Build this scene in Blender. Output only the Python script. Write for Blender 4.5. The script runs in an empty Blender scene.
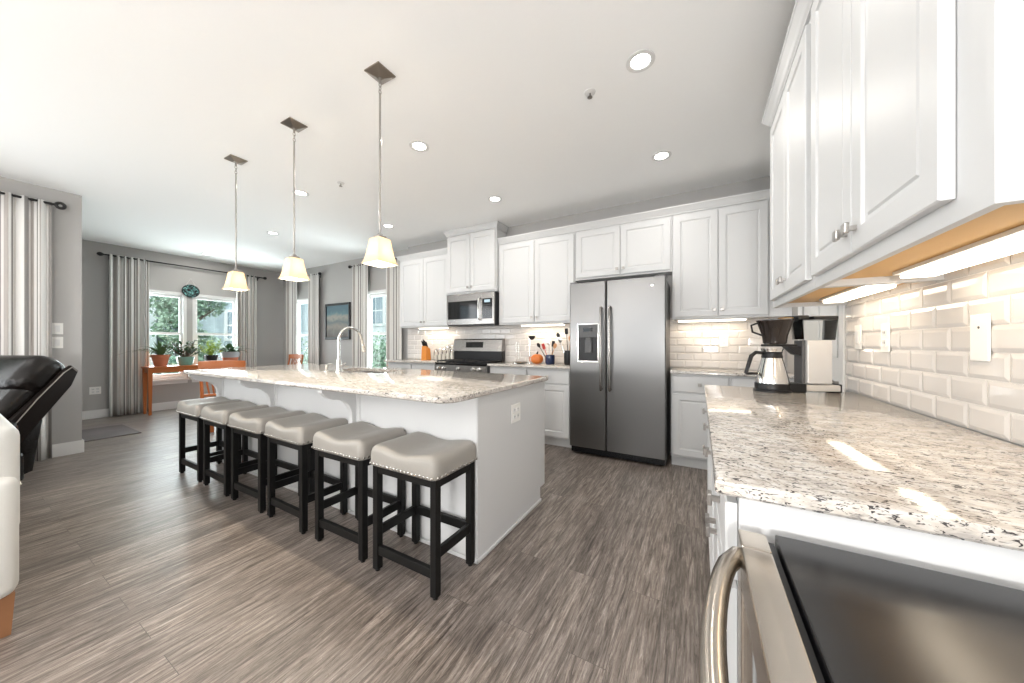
import bpy, bmesh, math, random
from mathutils import Vector, Matrix, Euler
R = math.radians
PI = math.pi
scn = bpy.context.scene
C = scn.collection
random.seed(7)

# ------------------------------------------------------------------ camera, world, lights, exposure
CEIL = 2.79
cam_d = bpy.data.cameras.new('camera')
cam = bpy.data.objects.new('camera', cam_d); C.objects.link(cam)
cam.location = (0, 0, 1.19)
cam.rotation_euler = (R(90), 0, R(29.4))
cam_d.sensor_width = 36
cam_d.lens = 332 / 1024 * 36
cam_d.shift_y = 1.5 / 1024
cam_d.clip_start = 0.02
scn.camera = cam
scn.view_settings.view_transform = 'Standard'
scn.view_settings.look = 'None'
scn.view_settings.exposure = 0.72
scn.view_settings.gamma = 1
scn.view_settings.use_curve_mapping = False

world = bpy.data.worlds.new('sky'); scn.world = world
world.use_nodes = True
wn = world.node_tree.nodes; wl = world.node_tree.links
bg = wn['Background']; bg.inputs[0].default_value = (0.80, 0.90, 1.0, 1); bg.inputs[1].default_value = 1.25

def lamp(kind, name, loc, power, size=0.2, rot=(0, 0, 0), color=(1, 1, 1), sy=None, spread=None, blend=None, angle=None):
    d = bpy.data.lights.new(name, kind)
    d.energy = power; d.color = color
    if kind == 'AREA':
        d.shape = 'RECTANGLE' if sy else 'DISK'
        d.size = size
        if sy: d.size_y = sy
        if spread: d.spread = spread
    elif kind == 'POINT': d.shadow_soft_size = size
    elif kind == 'SPOT':
        d.shadow_soft_size = size; d.spot_size = angle; d.spot_blend = blend
    elif kind == 'SUN': d.angle = size
    o = bpy.data.objects.new(name, d); C.objects.link(o)
    o.location = loc; o.rotation_euler = rot
    return o

lamp('SUN', 'sun', (0, 0, 9), 2.2, R(4), (R(38), R(18), R(20)), (1, .96, .9))
# fill for windows added behind the camera; daylight from the left slider
lamp('AREA', 'window_fill', (-4.6, -4.85, 1.5), 60, 2.2, (R(90), 0, R(180)), (.97, .98, 1), 1.9)
lamp('AREA', 'window_fill', (-1.2, -4.85, 1.5), 60, 2.2, (R(90), 0, R(180)), (.97, .98, 1), 1.9)
for p_, r_, w_ in (((-8.75, 2.06, 1.35), (R(90), 0, R(-90)), .8), ((-8.75, 2.86, 1.35), (R(90), 0, R(-90)), .8), ((-7.48, 4.5, 1.4), (R(90), 0, R(180)), .7), ((-5.04, 4.5, 1.4), (R(90), 0, R(180)), .8)):
    lamp('AREA', 'window_fill', p_, 50, w_, r_, (.95, .98, 1), 1.6)
lamp('AREA', 'slider_daylight', (-5.72, -1.3, 1.25), 35, 1.9, (R(90), 0, R(-90)), (.97, .98, 1), 2.1)
DL_POWER = 3.8
LIVING_FILL = 20.0
FLOOR_FILL = 26.0  # strength of the unseen fill lamps added behind the camera
LOW_FILL = 80.0

# ------------------------------------------------------------------ materials
def mat(name, color=(.8, .8, .8), rough=.5, metal=0., spec=None, emit=None, es=0, coat=0, trans=0, bump=None, ior=None):
    m = bpy.data.materials.new(name); m.use_nodes = True
    n = m.node_tree.nodes; l = m.node_tree.links
    b = n['Principled BSDF']
    b.inputs['Base Color'].default_value = (*color, 1)
    b.inputs['Roughness'].default_value = rough
    b.inputs['Metallic'].default_value = metal
    if spec is not None: b.inputs['Specular IOR Level'].default_value = spec
    if coat: b.inputs['Coat Weight'].default_value = coat; b.inputs['Coat Roughness'].default_value = .08
    if trans: b.inputs['Transmission Weight'].default_value = trans
    if ior: b.inputs['IOR'].default_value = ior
    if emit: b.inputs['Emission Color'].default_value = (*emit, 1); b.inputs['Emission Strength'].default_value = es
    if bump:
        sc, st = bump
        tc = n.new('ShaderNodeTexCoord'); nz = n.new('ShaderNodeTexNoise'); bp = n.new('ShaderNodeBump')
        nz.inputs['Scale'].default_value = sc; bp.inputs['Strength'].default_value = st; bp.inputs['Distance'].default_value = .01
        l.new(tc.outputs['Object'], nz.inputs['Vector']); l.new(nz.outputs[0], bp.inputs['Height']); l.new(bp.outputs[0], b.inputs['Normal'])
    return m

def ramp(n, stops):
    r = n.new('ShaderNodeValToRGB')
    e = r.color_ramp.elements
    while len(e) > 1: e.remove(e[-1])
    e[0].position = stops[0][0]; e[0].color = (*stops[0][1], 1)
    for p, c in stops[1:]:
        k = e.new(p); k.color = (*c, 1)
    return r

def mixc(n, l, fac, a, b, mode='MIX'):
    m = n.new('ShaderNodeMix'); m.data_type = 'RGBA'; m.blend_type = mode
    for key, v in ((0, fac), (6, a), (7, b)):
        if hasattr(v, 'links'): l.new(v, m.inputs[key])
        elif isinstance(v, tuple): m.inputs[key].default_value = (*v, 1)
        else: m.inputs[key].default_value = v
    return m.outputs[2]

M = {}
M['cab'] = mat('white_cabinet_paint', (.62, .625, .63), .42)
M['ceil'] = mat('ceiling_paint', (.96, .965, .965), .9, bump=(60, .04))
M['wall'] = mat('grey_wall_paint', (.42, .41, .40), .85, bump=(50, .04))
M['trim'] = mat('white_trim_paint', (.74, .74, .735), .35)
M['nail'] = mat('pale_nailhead_metal', (.62, .60, .57), .2, 1)
M['maple'] = mat('maple_underside', (.72, .42, .14), .5, bump=(30, .05))
M['nickel'] = mat('brushed_nickel', (.42, .40, .38), .28, 1)
M['bronze'] = mat('brushed_bronze_nickel', (.34, .30, .26), .3, 1)
M['chrome'] = mat('polished_steel', (.75, .74, .72), .14, 1)
M['blackmetal'] = mat('black_metal', (.012, .012, .013), .4, .3)
M['blackwood'] = mat('black_painted_wood', (.006, .006, .006), .4, spec=.25)
M['vinyl'] = mat('taupe_grey_leather', (.30, .283, .258), .40, bump=(180, .08))
M['blackplastic'] = mat('black_plastic', (.010, .010, .011), .35, spec=.3)
M['blackglass'] = mat('black_glass', (.008, .009, .010), .06)
M['darkgrey'] = mat('dark_grey_plastic', (.07, .07, .072), .4)
M['wplastic'] = mat('white_plastic', (.84, .83, .80), .3)
M['orangewood'] = mat('orange_stained_wood', (.42, .12, .028), .35, bump=(25, .05))
M['tanwood'] = mat('tan_wood', (.50, .24, .10), .45, bump=(25, .05))
M['terracotta'] = mat('terracotta', (.42, .13, .06), .8, bump=(60, .08))
M['teal'] = mat('teal_green_glaze', (.16, .30, .25), .3)
M['navy'] = mat('navy_glaze', (.02, .03, .075), .2)
M['soil'] = mat('potting_soil', (.03, .02, .013), .95, bump=(90, .5))
M['aloe'] = mat('aloe_leaf', (.08, .14, .055), .45)
M['jade'] = mat('dark_green_leaf', (.025, .075, .025), .4)
M['lime'] = mat('yellow_green_leaf', (.32, .42, .06), .5)
M['leaf'] = mat('glossy_green_leaf', (.035, .10, .03), .4)
M['pumpkin'] = mat('orange_glaze', (.62, .17, .03), .35)
M['whiteleather'] = mat('white_leather', (.62, .62, .60), .4, bump=(140, .06))
M['blackleather'] = mat('black_leather', (.006, .0045, .004), .24, spec=.3, bump=(35, .25))
M['seam'] = mat('grey_stitching', (.25, .23, .21), .7)
M['lamp'] = mat('lamp_diffuser', (1, 1, 1), .5, emit=(1, .97, .92), es=8)
M['ucl'] = mat('warm_light_lens', (1, 1, 1), .5, emit=(1, .88, .70), es=2.6)
M['grout'] = mat('light_grout', (.74, .71, .67), .9)
M['tile'] = mat('glossy_white_tile', (.64, .61, .585), .07)
M['redfab'] = mat('red_utensil', (.5, .03, .02), .4)
M['paper'] = mat('cream_paper', (.75, .72, .66), .8)

def m_steel(name, base=(.42, .415, .41), rough=.24, vertical=False, var=.12):
    m = mat(name, base, rough, 1)
    n = m.node_tree.nodes; l = m.node_tree.links; b = n['Principled BSDF']
    tc = n.new('ShaderNodeTexCoord'); mp = n.new('ShaderNodeMapping'); nz = n.new('ShaderNodeTexNoise')
    mp.inputs['Scale'].default_value = (2, 2, 260) if not vertical else (260, 260, 2)
    nz.inputs['Scale'].default_value = 1; nz.inputs['Detail'].default_value = 3
    mr = n.new('ShaderNodeMapRange'); mr.inputs[3].default_value = rough - var * .5; mr.inputs[4].default_value = rough + var * .5
    l.new(tc.outputs['Object'], mp.inputs[0]); l.new(mp.outputs[0], nz.inputs['Vector']); l.new(nz.outputs[0], mr.inputs[0]); l.new(mr.outputs[0], b.inputs['Roughness'])
    b.inputs['Anisotropic'].default_value = .5
    return m
M['steel'] = m_steel('brushed_stainless', (.20, .197, .195), .30, var=.06)
M['steelwarm'] = m_steel('brushed_stainless_light', (.32, .305, .29), .25, var=.06)
M['steelnear'] = m_steel('champagne_stainless', (.56, .51, .45), .24, var=.04)

def m_floor():
    m = mat('grey_brown_plank_floor', (.2, .18, .16), .36)
    n = m.node_tree.nodes; l = m.node_tree.links; b = n['Principled BSDF']
    tc = n.new('ShaderNodeTexCoord')
    mp = n.new('ShaderNodeMapping'); mp.inputs['Rotation'].default_value = (0, 0, R(90)); l.new(tc.outputs['Object'], mp.inputs[0])
    br = n.new('ShaderNodeTexBrick'); br.offset = .37; br.offset_frequency = 2
    br.inputs['Scale'].default_value = 1; br.inputs['Mortar Size'].default_value = .0010; br.inputs['Mortar Smooth'].default_value = .2
    br.inputs['Brick Width'].default_value = 1.22; br.inputs['Row Height'].default_value = .148
    br.inputs['Color1'].default_value = (0, 0, 0, 1); br.inputs['Color2'].default_value = (1, 1, 1, 1); br.inputs['Mortar'].default_value = (.5, .5, .5, 1)
    l.new(mp.outputs[0], br.inputs['Vector'])
    # grain, shifted per plank
    add = n.new('ShaderNodeVectorMath'); add.operation = 'MULTIPLY_ADD'
    l.new(br.outputs['Color'], add.inputs[0]); add.inputs[1].default_value = (7.3, 3.1, 0); l.new(tc.outputs['Object'], add.inputs[2])
    def streak(sx, sy, det, ro, dist, off):
        g = n.new('ShaderNodeMapping'); g.inputs['Scale'].default_value = (sx, sy, 1); g.inputs['Location'].default_value = (off, off * 2, 0); l.new(add.outputs[0], g.inputs[0])
        k = n.new('ShaderNodeTexNoise'); k.inputs['Scale'].default_value = 1; k.inputs['Detail'].default_value = det; k.inputs['Roughness'].default_value = ro; k.inputs['Distortion'].default_value = dist
        l.new(g.outputs[0], k.inputs['Vector']); return k
    n1 = streak(70, 4.5, 8, .78, .9, 0)
    r1 = ramp(n, [(.32, (.040, .032, .027)), (.43, (.115, .095, .083)), (.52, (.20, .172, .154)), (.62, (.30, .268, .245)), (.74, (.54, .50, .47))])
    l.new(n1.outputs[0], r1.inputs[0])
    n2 = streak(20, 1.6, 6, .7, 1.8, 3)
    r2 = ramp(n, [(.32, (.55, .53, .51)), (.5, (.98, .97, .96)), (.68, (1.38, 1.36, 1.34))])
    l.new(n2.outputs[0], r2.inputs[0])
    c = mixc(n, l, 1., r1.outputs[0], r2.outputs[0], 'MULTIPLY')
    n3 = streak(8, 1.1, 3, .5, 3.5, 9)
    w3 = n.new('ShaderNodeMath'); w3.operation = 'MULTIPLY'; l.new(n3.outputs[0], w3.inputs[0]); w3.inputs[1].default_value = 9
    f3 = n.new('ShaderNodeMath'); f3.operation = 'FRACT'; l.new(w3.outputs[0], f3.inputs[0])
    r4 = ramp(n, [(0, (.80, .78, .76)), (.18, (1, 1, 1)), (.8, (1.02, 1.02, 1.02)), (1, (1.22, 1.2, 1.18))]); l.new(f3.outputs[0], r4.inputs[0])
    c = mixc(n, l, 1., c, r4.outputs[0], 'MULTIPLY')
    r3 = ramp(n, [(0, (.80, .79, .785)), (1, (1.16, 1.15, 1.14))]); l.new(br.outputs['Color'], r3.inputs[0])
    c = mixc(n, l, 1., c, r3.outputs[0], 'MULTIPLY')
    c = mixc(n, l, br.outputs['Fac'], c, (.075, .065, .058))
    l.new(c, b.inputs['Base Color'])
    bp = n.new('ShaderNodeBump'); bp.inputs['Strength'].default_value = .12; bp.inputs['Distance'].default_value = .004
    l.new(n1.outputs[0], bp.inputs['Height']); l.new(bp.outputs[0], b.inputs['Normal'])
    return m
M['floor'] = m_floor()

def m_granite(name, warm):
    m = mat(name, (.7, .68, .64), .09)
    n = m.node_tree.nodes; l = m.node_tree.links; b = n['Principled BSDF']
    tc = n.new('ShaderNodeTexCoord')
    mp = n.new('ShaderNodeMapping'); mp.inputs['Scale'].default_value = (.66, 1.2, 1.6); mp.inputs['Rotation'].default_value = (0, 0, R(12))
    l.new(tc.outputs['Object'], mp.inputs[0])
    def noise(s, d=3, r=.55, dist=0.):
        k = n.new('ShaderNodeTexNoise'); k.inputs['Scale'].default_value = s; k.inputs['Detail'].default_value = d
        k.inputs['Roughness'].default_value = r; k.inputs['Distortion'].default_value = dist
        l.new(mp.outputs[0], k.inputs['Vector']); return k.outputs[0]
    base = ramp(n, [(.33, (.36, .335, .31)), (.45, warm), (.64, (.64, .62, .595))]); l.new(noise(30, 5, .7, .5), base.inputs[0])
    grey = ramp(n, [(.57, (0, 0, 0)), (.67, (1, 1, 1))]); l.new(noise(70, 4, .65, .8), grey.inputs[0])
    c = mixc(n, l, grey.outputs[0], base.outputs[0], (.25, .235, .22))
    blk = ramp(n, [(.60, (0, 0, 0)), (.635, (1, 1, 1))]); l.new(noise(120, 2, .5, 1.1), blk.inputs[0])
    c = mixc(n, l, blk.outputs[0], c, (.05, .045, .045))
    mod = ramp(n, [(.61, (0, 0, 0)), (.63, (1, 1, 1))]); l.new(noise(52, 3, .6, 1.5), mod.inputs[0])
    c = mixc(n, l, mod.outputs[0], c, (.07, .065, .065))
    l.new(c, b.inputs['Base Color'])
    return m
M['granite'] = m_granite('speckled_granite', (.51, .465, .415))

def m_curtain():
    m = mat('striped_curtain_fabric', (.7, .68, .65), .85)
    n = m.node_tree.nodes; l = m.node_tree.links; b = n['Principled BSDF']
    at = n.new('ShaderNodeAttribute'); at.attribute_name = 'cloth_u'
    mt = n.new('ShaderNodeMath'); mt.operation = 'FRACT'; l.new(at.outputs['Fac'], mt.inputs[0])
    w, g, t = (.72, .71, .69), (.27, .255, .245), (.42, .39, .365)
    r = ramp(n, [(0, w), (.28, g), (.42, w), (.50, t), (.68, w), (.76, g), (.82, w), (.88, t), (.94, w)]); r.color_ramp.interpolation = 'CONSTANT'
    l.new(mt.outputs[0], r.inputs[0]); l.new(r.outputs[0], b.inputs['Base Color'])
    return m
M['curtain'] = m_curtain()

def m_glass():
    m = bpy.data.materials.new('window_glass'); m.use_nodes = True
    n = m.node_tree.nodes; l = m.node_tree.links; n.clear()
    o = n.new('ShaderNodeOutputMaterial'); t = n.new('ShaderNodeBsdfTransparent'); g = n.new('ShaderNodeBsdfGlossy'); x = n.new('ShaderNodeMixShader')
    g.inputs['Roughness'].default_value = .02; t.inputs[0].default_value = (.93, .97, .97, 1); x.inputs[0].default_value = .06
    l.new(t.outputs[0], x.inputs[1]); l.new(g.outputs[0], x.inputs[2]); l.new(x.outputs[0], o.inputs[0])
    return m
M['glass'] = m_glass()
def m_clear():
    m = bpy.data.materials.new('clear_glassware'); m.use_nodes = True
    n = m.node_tree.nodes; l = m.node_tree.links; n.clear()
    o = n.new('ShaderNodeOutputMaterial'); t = n.new('ShaderNodeBsdfTransparent'); g = n.new('ShaderNodeBsdfGlossy'); x = n.new('ShaderNodeMixShader')
    lw = n.new('ShaderNodeLayerWeight'); lw.inputs[0].default_value = .2
    g.inputs['Roughness'].default_value = .04; t.inputs[0].default_value = (.97, .97, .965, 1)
    l.new(lw.outputs['Fresnel'], x.inputs[0]); l.new(t.outputs[0], x.inputs[1]); l.new(g.outputs[0], x.inputs[2]); l.new(x.outputs[0], o.inputs[0])
    return m
M['clear'] = m_clear()
def m_shade():
    m = bpy.data.materials.new('lit_frosted_glass'); m.use_nodes = True
    n = m.node_tree.nodes; l = m.node_tree.links; n.clear()
    o = n.new('ShaderNodeOutputMaterial'); t = n.new('ShaderNodeBsdfTranslucent'); d = n.new('ShaderNodeBsdfDiffuse'); x = n.new('ShaderNodeMixShader')
    e = n.new('ShaderNodeEmission'); a = n.new('ShaderNodeAddShader')
    t.inputs[0].default_value = (.54, .43, .30, 1); d.inputs[0].default_value = (.7, .64, .54, 1); x.inputs[0].default_value = .35
    e.inputs[0].default_value = (1, .85, .62, 1); e.inputs[1].default_value = .22
    l.new(t.outputs[0], x.inputs[1]); l.new(d.outputs[0], x.inputs[2]); l.new(x.outputs[0], a.inputs[0]); l.new(e.outputs[0], a.inputs[1]); l.new(a.outputs[0], o.inputs[0])
    return m
M['shade'] = m_shade()
def m_siding(name, col):
    m = mat(name, col, .7)
    n = m.node_tree.nodes; l = m.node_tree.links; b = n['Principled BSDF']
    tc = n.new('ShaderNodeTexCoord'); w = n.new('ShaderNodeTexWave'); w.bands_direction = 'Z'; w.wave_profile = 'SAW'; w.inputs['Scale'].default_value = 1.9
    l.new(tc.outputs['Object'], w.inputs['Vector'])
    bp = n.new('ShaderNodeBump'); bp.inputs['Distance'].default_value = .04; l.new(w.outputs[0], bp.inputs['Height']); l.new(bp.outputs[0], b.inputs['Normal'])
    r = ramp(n, [(.0, tuple(x * .8 for x in col)), (.12, col)]); l.new(w.outputs[0], r.inputs[0]); l.new(r.outputs[0], b.inputs['Base Color'])
    return m
M['siding_white'] = m_siding('white_siding', (.80, .82, .84))
M['siding_blue'] = m_siding('blue_grey_siding', (.50, .58, .64))
M['roof'] = mat('roof_shingles', (.12, .12, .13), .9, bump=(20, .4))
M['grass'] = mat('lawn', (.10, .17, .05), .95, bump=(8, .4))
M['bark'] = mat('tree_bark', (.10, .07, .05), .9, bump=(20, .5))
def m_foliage(name, a, b_):
    m = mat(name, a, .6)
    n = m.node_tree.nodes; l = m.node_tree.links; b = n['Principled BSDF']
    tc = n.new('ShaderNodeTexCoord'); nz = n.new('ShaderNodeTexNoise'); nz.inputs['Scale'].default_value = 3; nz.inputs['Detail'].default_value = 4
    l.new(tc.outputs['Object'], nz.inputs['Vector']); r = ramp(n, [(.35, a), (.65, b_)]); l.new(nz.outputs[0], r.inputs[0]); l.new(r.outputs[0], b.inputs['Base Color'])
    return m
M['foliage'] = m_foliage('tree_leaves', (.16, .27, .17), (.36, .48, .36))
M['rug'] = m_foliage('grey_woven_rug', (.085, .07, .07), (.13, .11, .11))
def m_paint():
    m = mat('seascape_paint', (.3, .3, .3), .6)
    n = m.node_tree.nodes; l = m.node_tree.links; b = n['Principled BSDF']
    tc = n.new('ShaderNodeTexCoord'); sp = n.new('ShaderNodeSeparateXYZ'); l.new(tc.outputs['Generated'], sp.inputs[0])
    nz = n.new('ShaderNodeTexNoise'); nz.inputs['Scale'].default_value = 5; nz.inputs['Detail'].default_value = 5; nz.inputs['Distortion'].default_value = 1
    l.new(tc.outputs['Generated'], nz.inputs['Vector'])
    ad = n.new('ShaderNodeMath'); ad.operation = 'MULTIPLY_ADD'; l.new(nz.outputs[0], ad.inputs[0]); ad.inputs[1].default_value = .35; l.new(sp.outputs['Z'], ad.inputs[2])
    r = ramp(n, [(.15, (.07, .05, .04)), (.33, (.11, .10, .085)), (.5, (.20, .175, .145)), (.66, (.09, .115, .12)), (.82, (.24, .23, .19)), (.93, (.07, .15, .17)), (1., (.05, .11, .14))])
    l.new(ad.outputs[0], r.inputs[0]); l.new(r.outputs[0], b.inputs['Base Color'])
    return m
M['painting'] = m_paint()
def m_sunglass():
    m = mat('teal_black_art_glass', (.02, .03, .03), .25)
    n = m.node_tree.nodes; l = m.node_tree.links; b = n['Principled BSDF']
    tc = n.new('ShaderNodeTexCoord'); v = n.new('ShaderNodeTexNoise'); v.inputs['Scale'].default_value = 17; v.inputs['Distortion'].default_value = 2.
    l.new(tc.outputs['Object'], v.inputs['Vector']); r = ramp(n, [(.52, (.006, .01, .012)), (.55, (.14, .42, .40)), (.60, (.30, .55, .52)), (.62, (.006, .01, .012))])
    l.new(v.outputs[0], r.inputs[0]); l.new(r.outputs[0], b.inputs['Base Color'])
    return m
M['artglass'] = m_sunglass()

# ------------------------------------------------------------------ helpers
def B(): return bmesh.new()

def box(bm, x0, x1, y0, y1, z0, z1, mi=0, bev=0., seg=2, mtx=None):
    if x0 > x1: x0, x1 = x1, x0
    if y0 > y1: y0, y1 = y1, y0
    if z0 > z1: z0, z1 = z1, z0
    vs = [bm.verts.new(p) for p in ((x0, y0, z0), (x1, y0, z0), (x1, y1, z0), (x0, y1, z0), (x0, y0, z1), (x1, y0, z1), (x1, y1, z1), (x0, y1, z1))]
    fs = []
    for a in ((0, 3, 2, 1), (4, 5, 6, 7), (0, 1, 5, 4), (1, 2, 6, 5), (2, 3, 7, 6), (3, 0, 4, 7)):
        f = bm.faces.new([vs[i] for i in a]); f.material_index = mi; fs.append(f)
    out = vs
    if bev > 0:
        es = list({e for f in fs for e in f.edges})
        r = bmesh.ops.bevel(bm, geom=es, offset=bev, segments=seg, profile=.5, affect='EDGES')
        out = list({v for f in r['faces'] for v in f.verts} | {v for v in vs if v.is_valid})
        for f in r['faces']: f.material_index = mi
    if mtx is not None: bmesh.ops.transform(bm, matrix=mtx, verts=[v for v in out if v.is_valid])
    return out

def ring(bm, pts):
    return [bm.verts.new(p) for p in pts]

def bridge(bm, a, b, mi=0, closed=True):
    n = len(a)
    for i in range(n if closed else n - 1):
        f = bm.faces.new((a[i], a[(i + 1) % n], b[(i + 1) % n], b[i])); f.material_index = mi

def lathe(bm, prof, cx=0, cy=0, n=24, mi=0, cap=True, sx=1., sy=1., a0=0.):
    rs = []
    for r, z in prof:
        rs.append(ring(bm, [(cx + sx * r * math.cos(2 * PI * i / n + a0), cy + sy * r * math.sin(2 * PI * i / n + a0), z) for i in range(n)]))
    for a, b in zip(rs, rs[1:]): bridge(bm, a, b, mi)
    if cap:
        f = bm.faces.new(list(reversed(rs[0]))); f.material_index = mi
        f = bm.faces.new(rs[-1]); f.material_index = mi
    return [v for q in rs for v in q]

def tube(bm, pts, rad, n=10, mi=0, cap=True):
    pts = [Vector(p) for p in pts]
    if not isinstance(rad, (list, tuple)): rad = [rad] * len(pts)
    rs = []; up = None
    for i, p in enumerate(pts):
        t = (pts[min(i + 1, len(pts) - 1)] - pts[max(i - 1, 0)]).normalized()
        if up is None:
            up = Vector((0, 0, 1)) if abs(t.z) < .9 else Vector((1, 0, 0))
        u = t.cross(up).normalized(); v = u.cross(t).normalized(); up = v
        rs.append(ring(bm, [p + (u * math.cos(2 * PI * k / n) + v * math.sin(2 * PI * k / n)) * rad[i] for k in range(n)]))
    for a, b in zip(rs, rs[1:]): bridge(bm, a, b, mi)
    if cap:
        for r_ in (list(reversed(rs[0])), rs[-1]):
            f = bm.faces.new(r_); f.material_index = mi
    return [v for q in rs for v in q]

def prism(bm, poly, axis, a, b, mi=0, bev=0.):
    # poly: list of 2D points; axis: extrusion axis
    def P(p, t):
        if axis == 'x': return (t, p[0], p[1])
        if axis == 'y': return (p[0], t, p[1])
        return (p[0], p[1], t)
    r0 = ring(bm, [P(p, a) for p in poly]); r1 = ring(bm, [P(p, b) for p in poly])
    fs = [bm.faces.new(list(reversed(r0))), bm.faces.new(r1)]
    k = len(bm.faces)
    bridge(bm, r0, r1, mi)
    for f in fs: f.material_index = mi
    if bev > 0:
        es = list({e for f in fs for e in f.edges})
        r = bmesh.ops.bevel(bm, geom=es, offset=bev, segments=2, profile=.5, affect='EDGES')
        for f in r['faces']: f.material_index = mi

def obj(name, bm, m, parent=None, smooth=False, loc=None, angle=40):
    bmesh.ops.recalc_face_normals(bm, faces=bm.faces)
    me = bpy.data.meshes.new(name); bm.to_mesh(me); bm.free()
    for x in (m if isinstance(m, (list, tuple)) else [m]): me.materials.append(x)
    if smooth:
        for p in me.polygons: p.use_smooth = True
        try: me.set_sharp_from_angle(angle=R(angle))
        except Exception: pass
    o = bpy.data.objects.new(name, me); C.objects.link(o)
    if parent: o.parent = parent
    if loc: o.location = loc
    return o

def thing(name, label, cat, loc=(0, 0, 0), rz=0., group=None):
    o = bpy.data.objects.new(name, None); C.objects.link(o); o.empty_display_size = .1
    o.location = loc; o.rotation_euler = (0, 0, rz); o['label'] = label; o['category'] = cat
    if group: o['group'] = group
    return o

def tag(o, label, cat, group=None, kind=None):
    o['label'] = label; o['category'] = cat
    if group: o['group'] = group
    if kind: o['kind'] = kind
    return o

def struct(name, bm, m, label=None, parent=None, smooth=False):
    o = obj(name, bm, m, parent, smooth)
    if not parent:
        o['kind'] = 'structure'
        if label: o['label'] = label; o['category'] = name.split('_')[0]
    return o

def dup(root, loc, rz=0., label=None, group=None):
    r = root.copy(); C.objects.link(r); r.location = loc; r.rotation_euler = (0, 0, rz)
    if label: r['label'] = label
    if group: r['group'] = group
    for ch in list(root.children):
        c = ch.copy(); C.objects.link(c); c.parent = r
        for g in ch.children:
            d = g.copy(); C.objects.link(d); d.parent = c
    return r

# ------------------------------------------------------------------ room shell
XR = .72; XL = -8.3; XN = -5.85; YB = 4.06; YK = 3.98; YN = .85; YR = -5.0; XJ = -4.24
bm = B(); box(bm, XL - .12, XR + .12, YR - .12, YB + .12, -.12, 0)
struct('floor', bm, M['floor'], 'grey-brown wood plank floor running toward the kitchen')
bm = B(); box(bm, XL - .12, XR + .12, YR - .12, YB + .12, CEIL, CEIL + .12)
struct('ceiling', bm, M['ceil'], 'smooth white ceiling with recessed lights')

def wall_cells(bm, fixed0, fixed1, axis, a0, a1, z0, z1, holes):
    # wall slab: axis 'x' = runs along X at fixed Y; holes = (a0,a1,z0,z1)
    aa = sorted({a0, a1} | {h[0] for h in holes} | {h[1] for h in holes})
    zz = sorted({z0, z1} | {h[2] for h in holes} | {h[3] for h in holes})
    for i in range(len(aa) - 1):
        for j in range(len(zz) - 1):
            ca, cz = (aa[i] + aa[i + 1]) / 2, (zz[j] + zz[j + 1]) / 2
            if any(h[0] < ca < h[1] and h[2] < cz < h[3] for h in holes): continue
            if axis == 'x': box(bm, aa[i], aa[i + 1], fixed0, fixed1, zz[j], zz[j + 1])
            else: box(bm, fixed0, fixed1, aa[i], aa[i + 1], zz[j], zz[j + 1])

WIN_L = [(1.72, 2.41, .54, 2.12), (2.49, 3.22, .54, 2.12)]
WIN_B = [(-7.85, -7.05, .62, 2.15), (-5.42, -4.66, .62, 2.15)]
WIN_R = [(-5.8, -3.4, .5, 2.4), (-2.4, 0.0, .5, 2.4)]  # unseen rear windows, added to go with the fill light
SLID = [(-2.3, .12, .0, 2.35)]
bm = B(); wall_cells(bm, XL - .12, XL, 'y', YN - .12, YB + .12, 0, CEIL, WIN_L); struct('wall_far_left', bm, M['wall'], 'grey dining room wall with two windows over the plant table')
bm = B(); wall_cells(bm, YB, YB + .12, 'x', XL, XJ, 0, CEIL, WIN_B); struct('wall_dining', bm, M['wall'], 'grey dining wall holding the framed seascape')
bm = B(); box(bm, XJ, XR + .12, YK, YB + .12, 0, CEIL); struct('wall_kitchen', bm, M['wall'], 'grey kitchen wall behind the white cabinets')
bm = B(); wall_cells(bm, XN - .12, XN, 'y', YR, YN, 0, CEIL, SLID); struct('wall_left', bm, M['wall'], 'light grey wall end with two switch plates')
bm = B(); box(bm, XL, XN - .12, YN - .12, YN, 0, CEIL); struct('wall_return', bm, M['wall'], 'grey return wall closing the dining area')
DOOR = (2.60, 3.46, 0, 2.08)
bm = B(); wall_cells(bm, XR, XR + .12, 'y', YR, YK, 0, CEIL, [DOOR]); struct('wall_right', bm, M['wall'], 'right wall behind the tiled backsplash')
bm = B(); wall_cells(bm, YR - .12, YR, 'x', XN, XR + .12, 0, CEIL, WIN_R); struct('wall_rear', bm, M['wall'], 'living room wall behind the camera')

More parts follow.
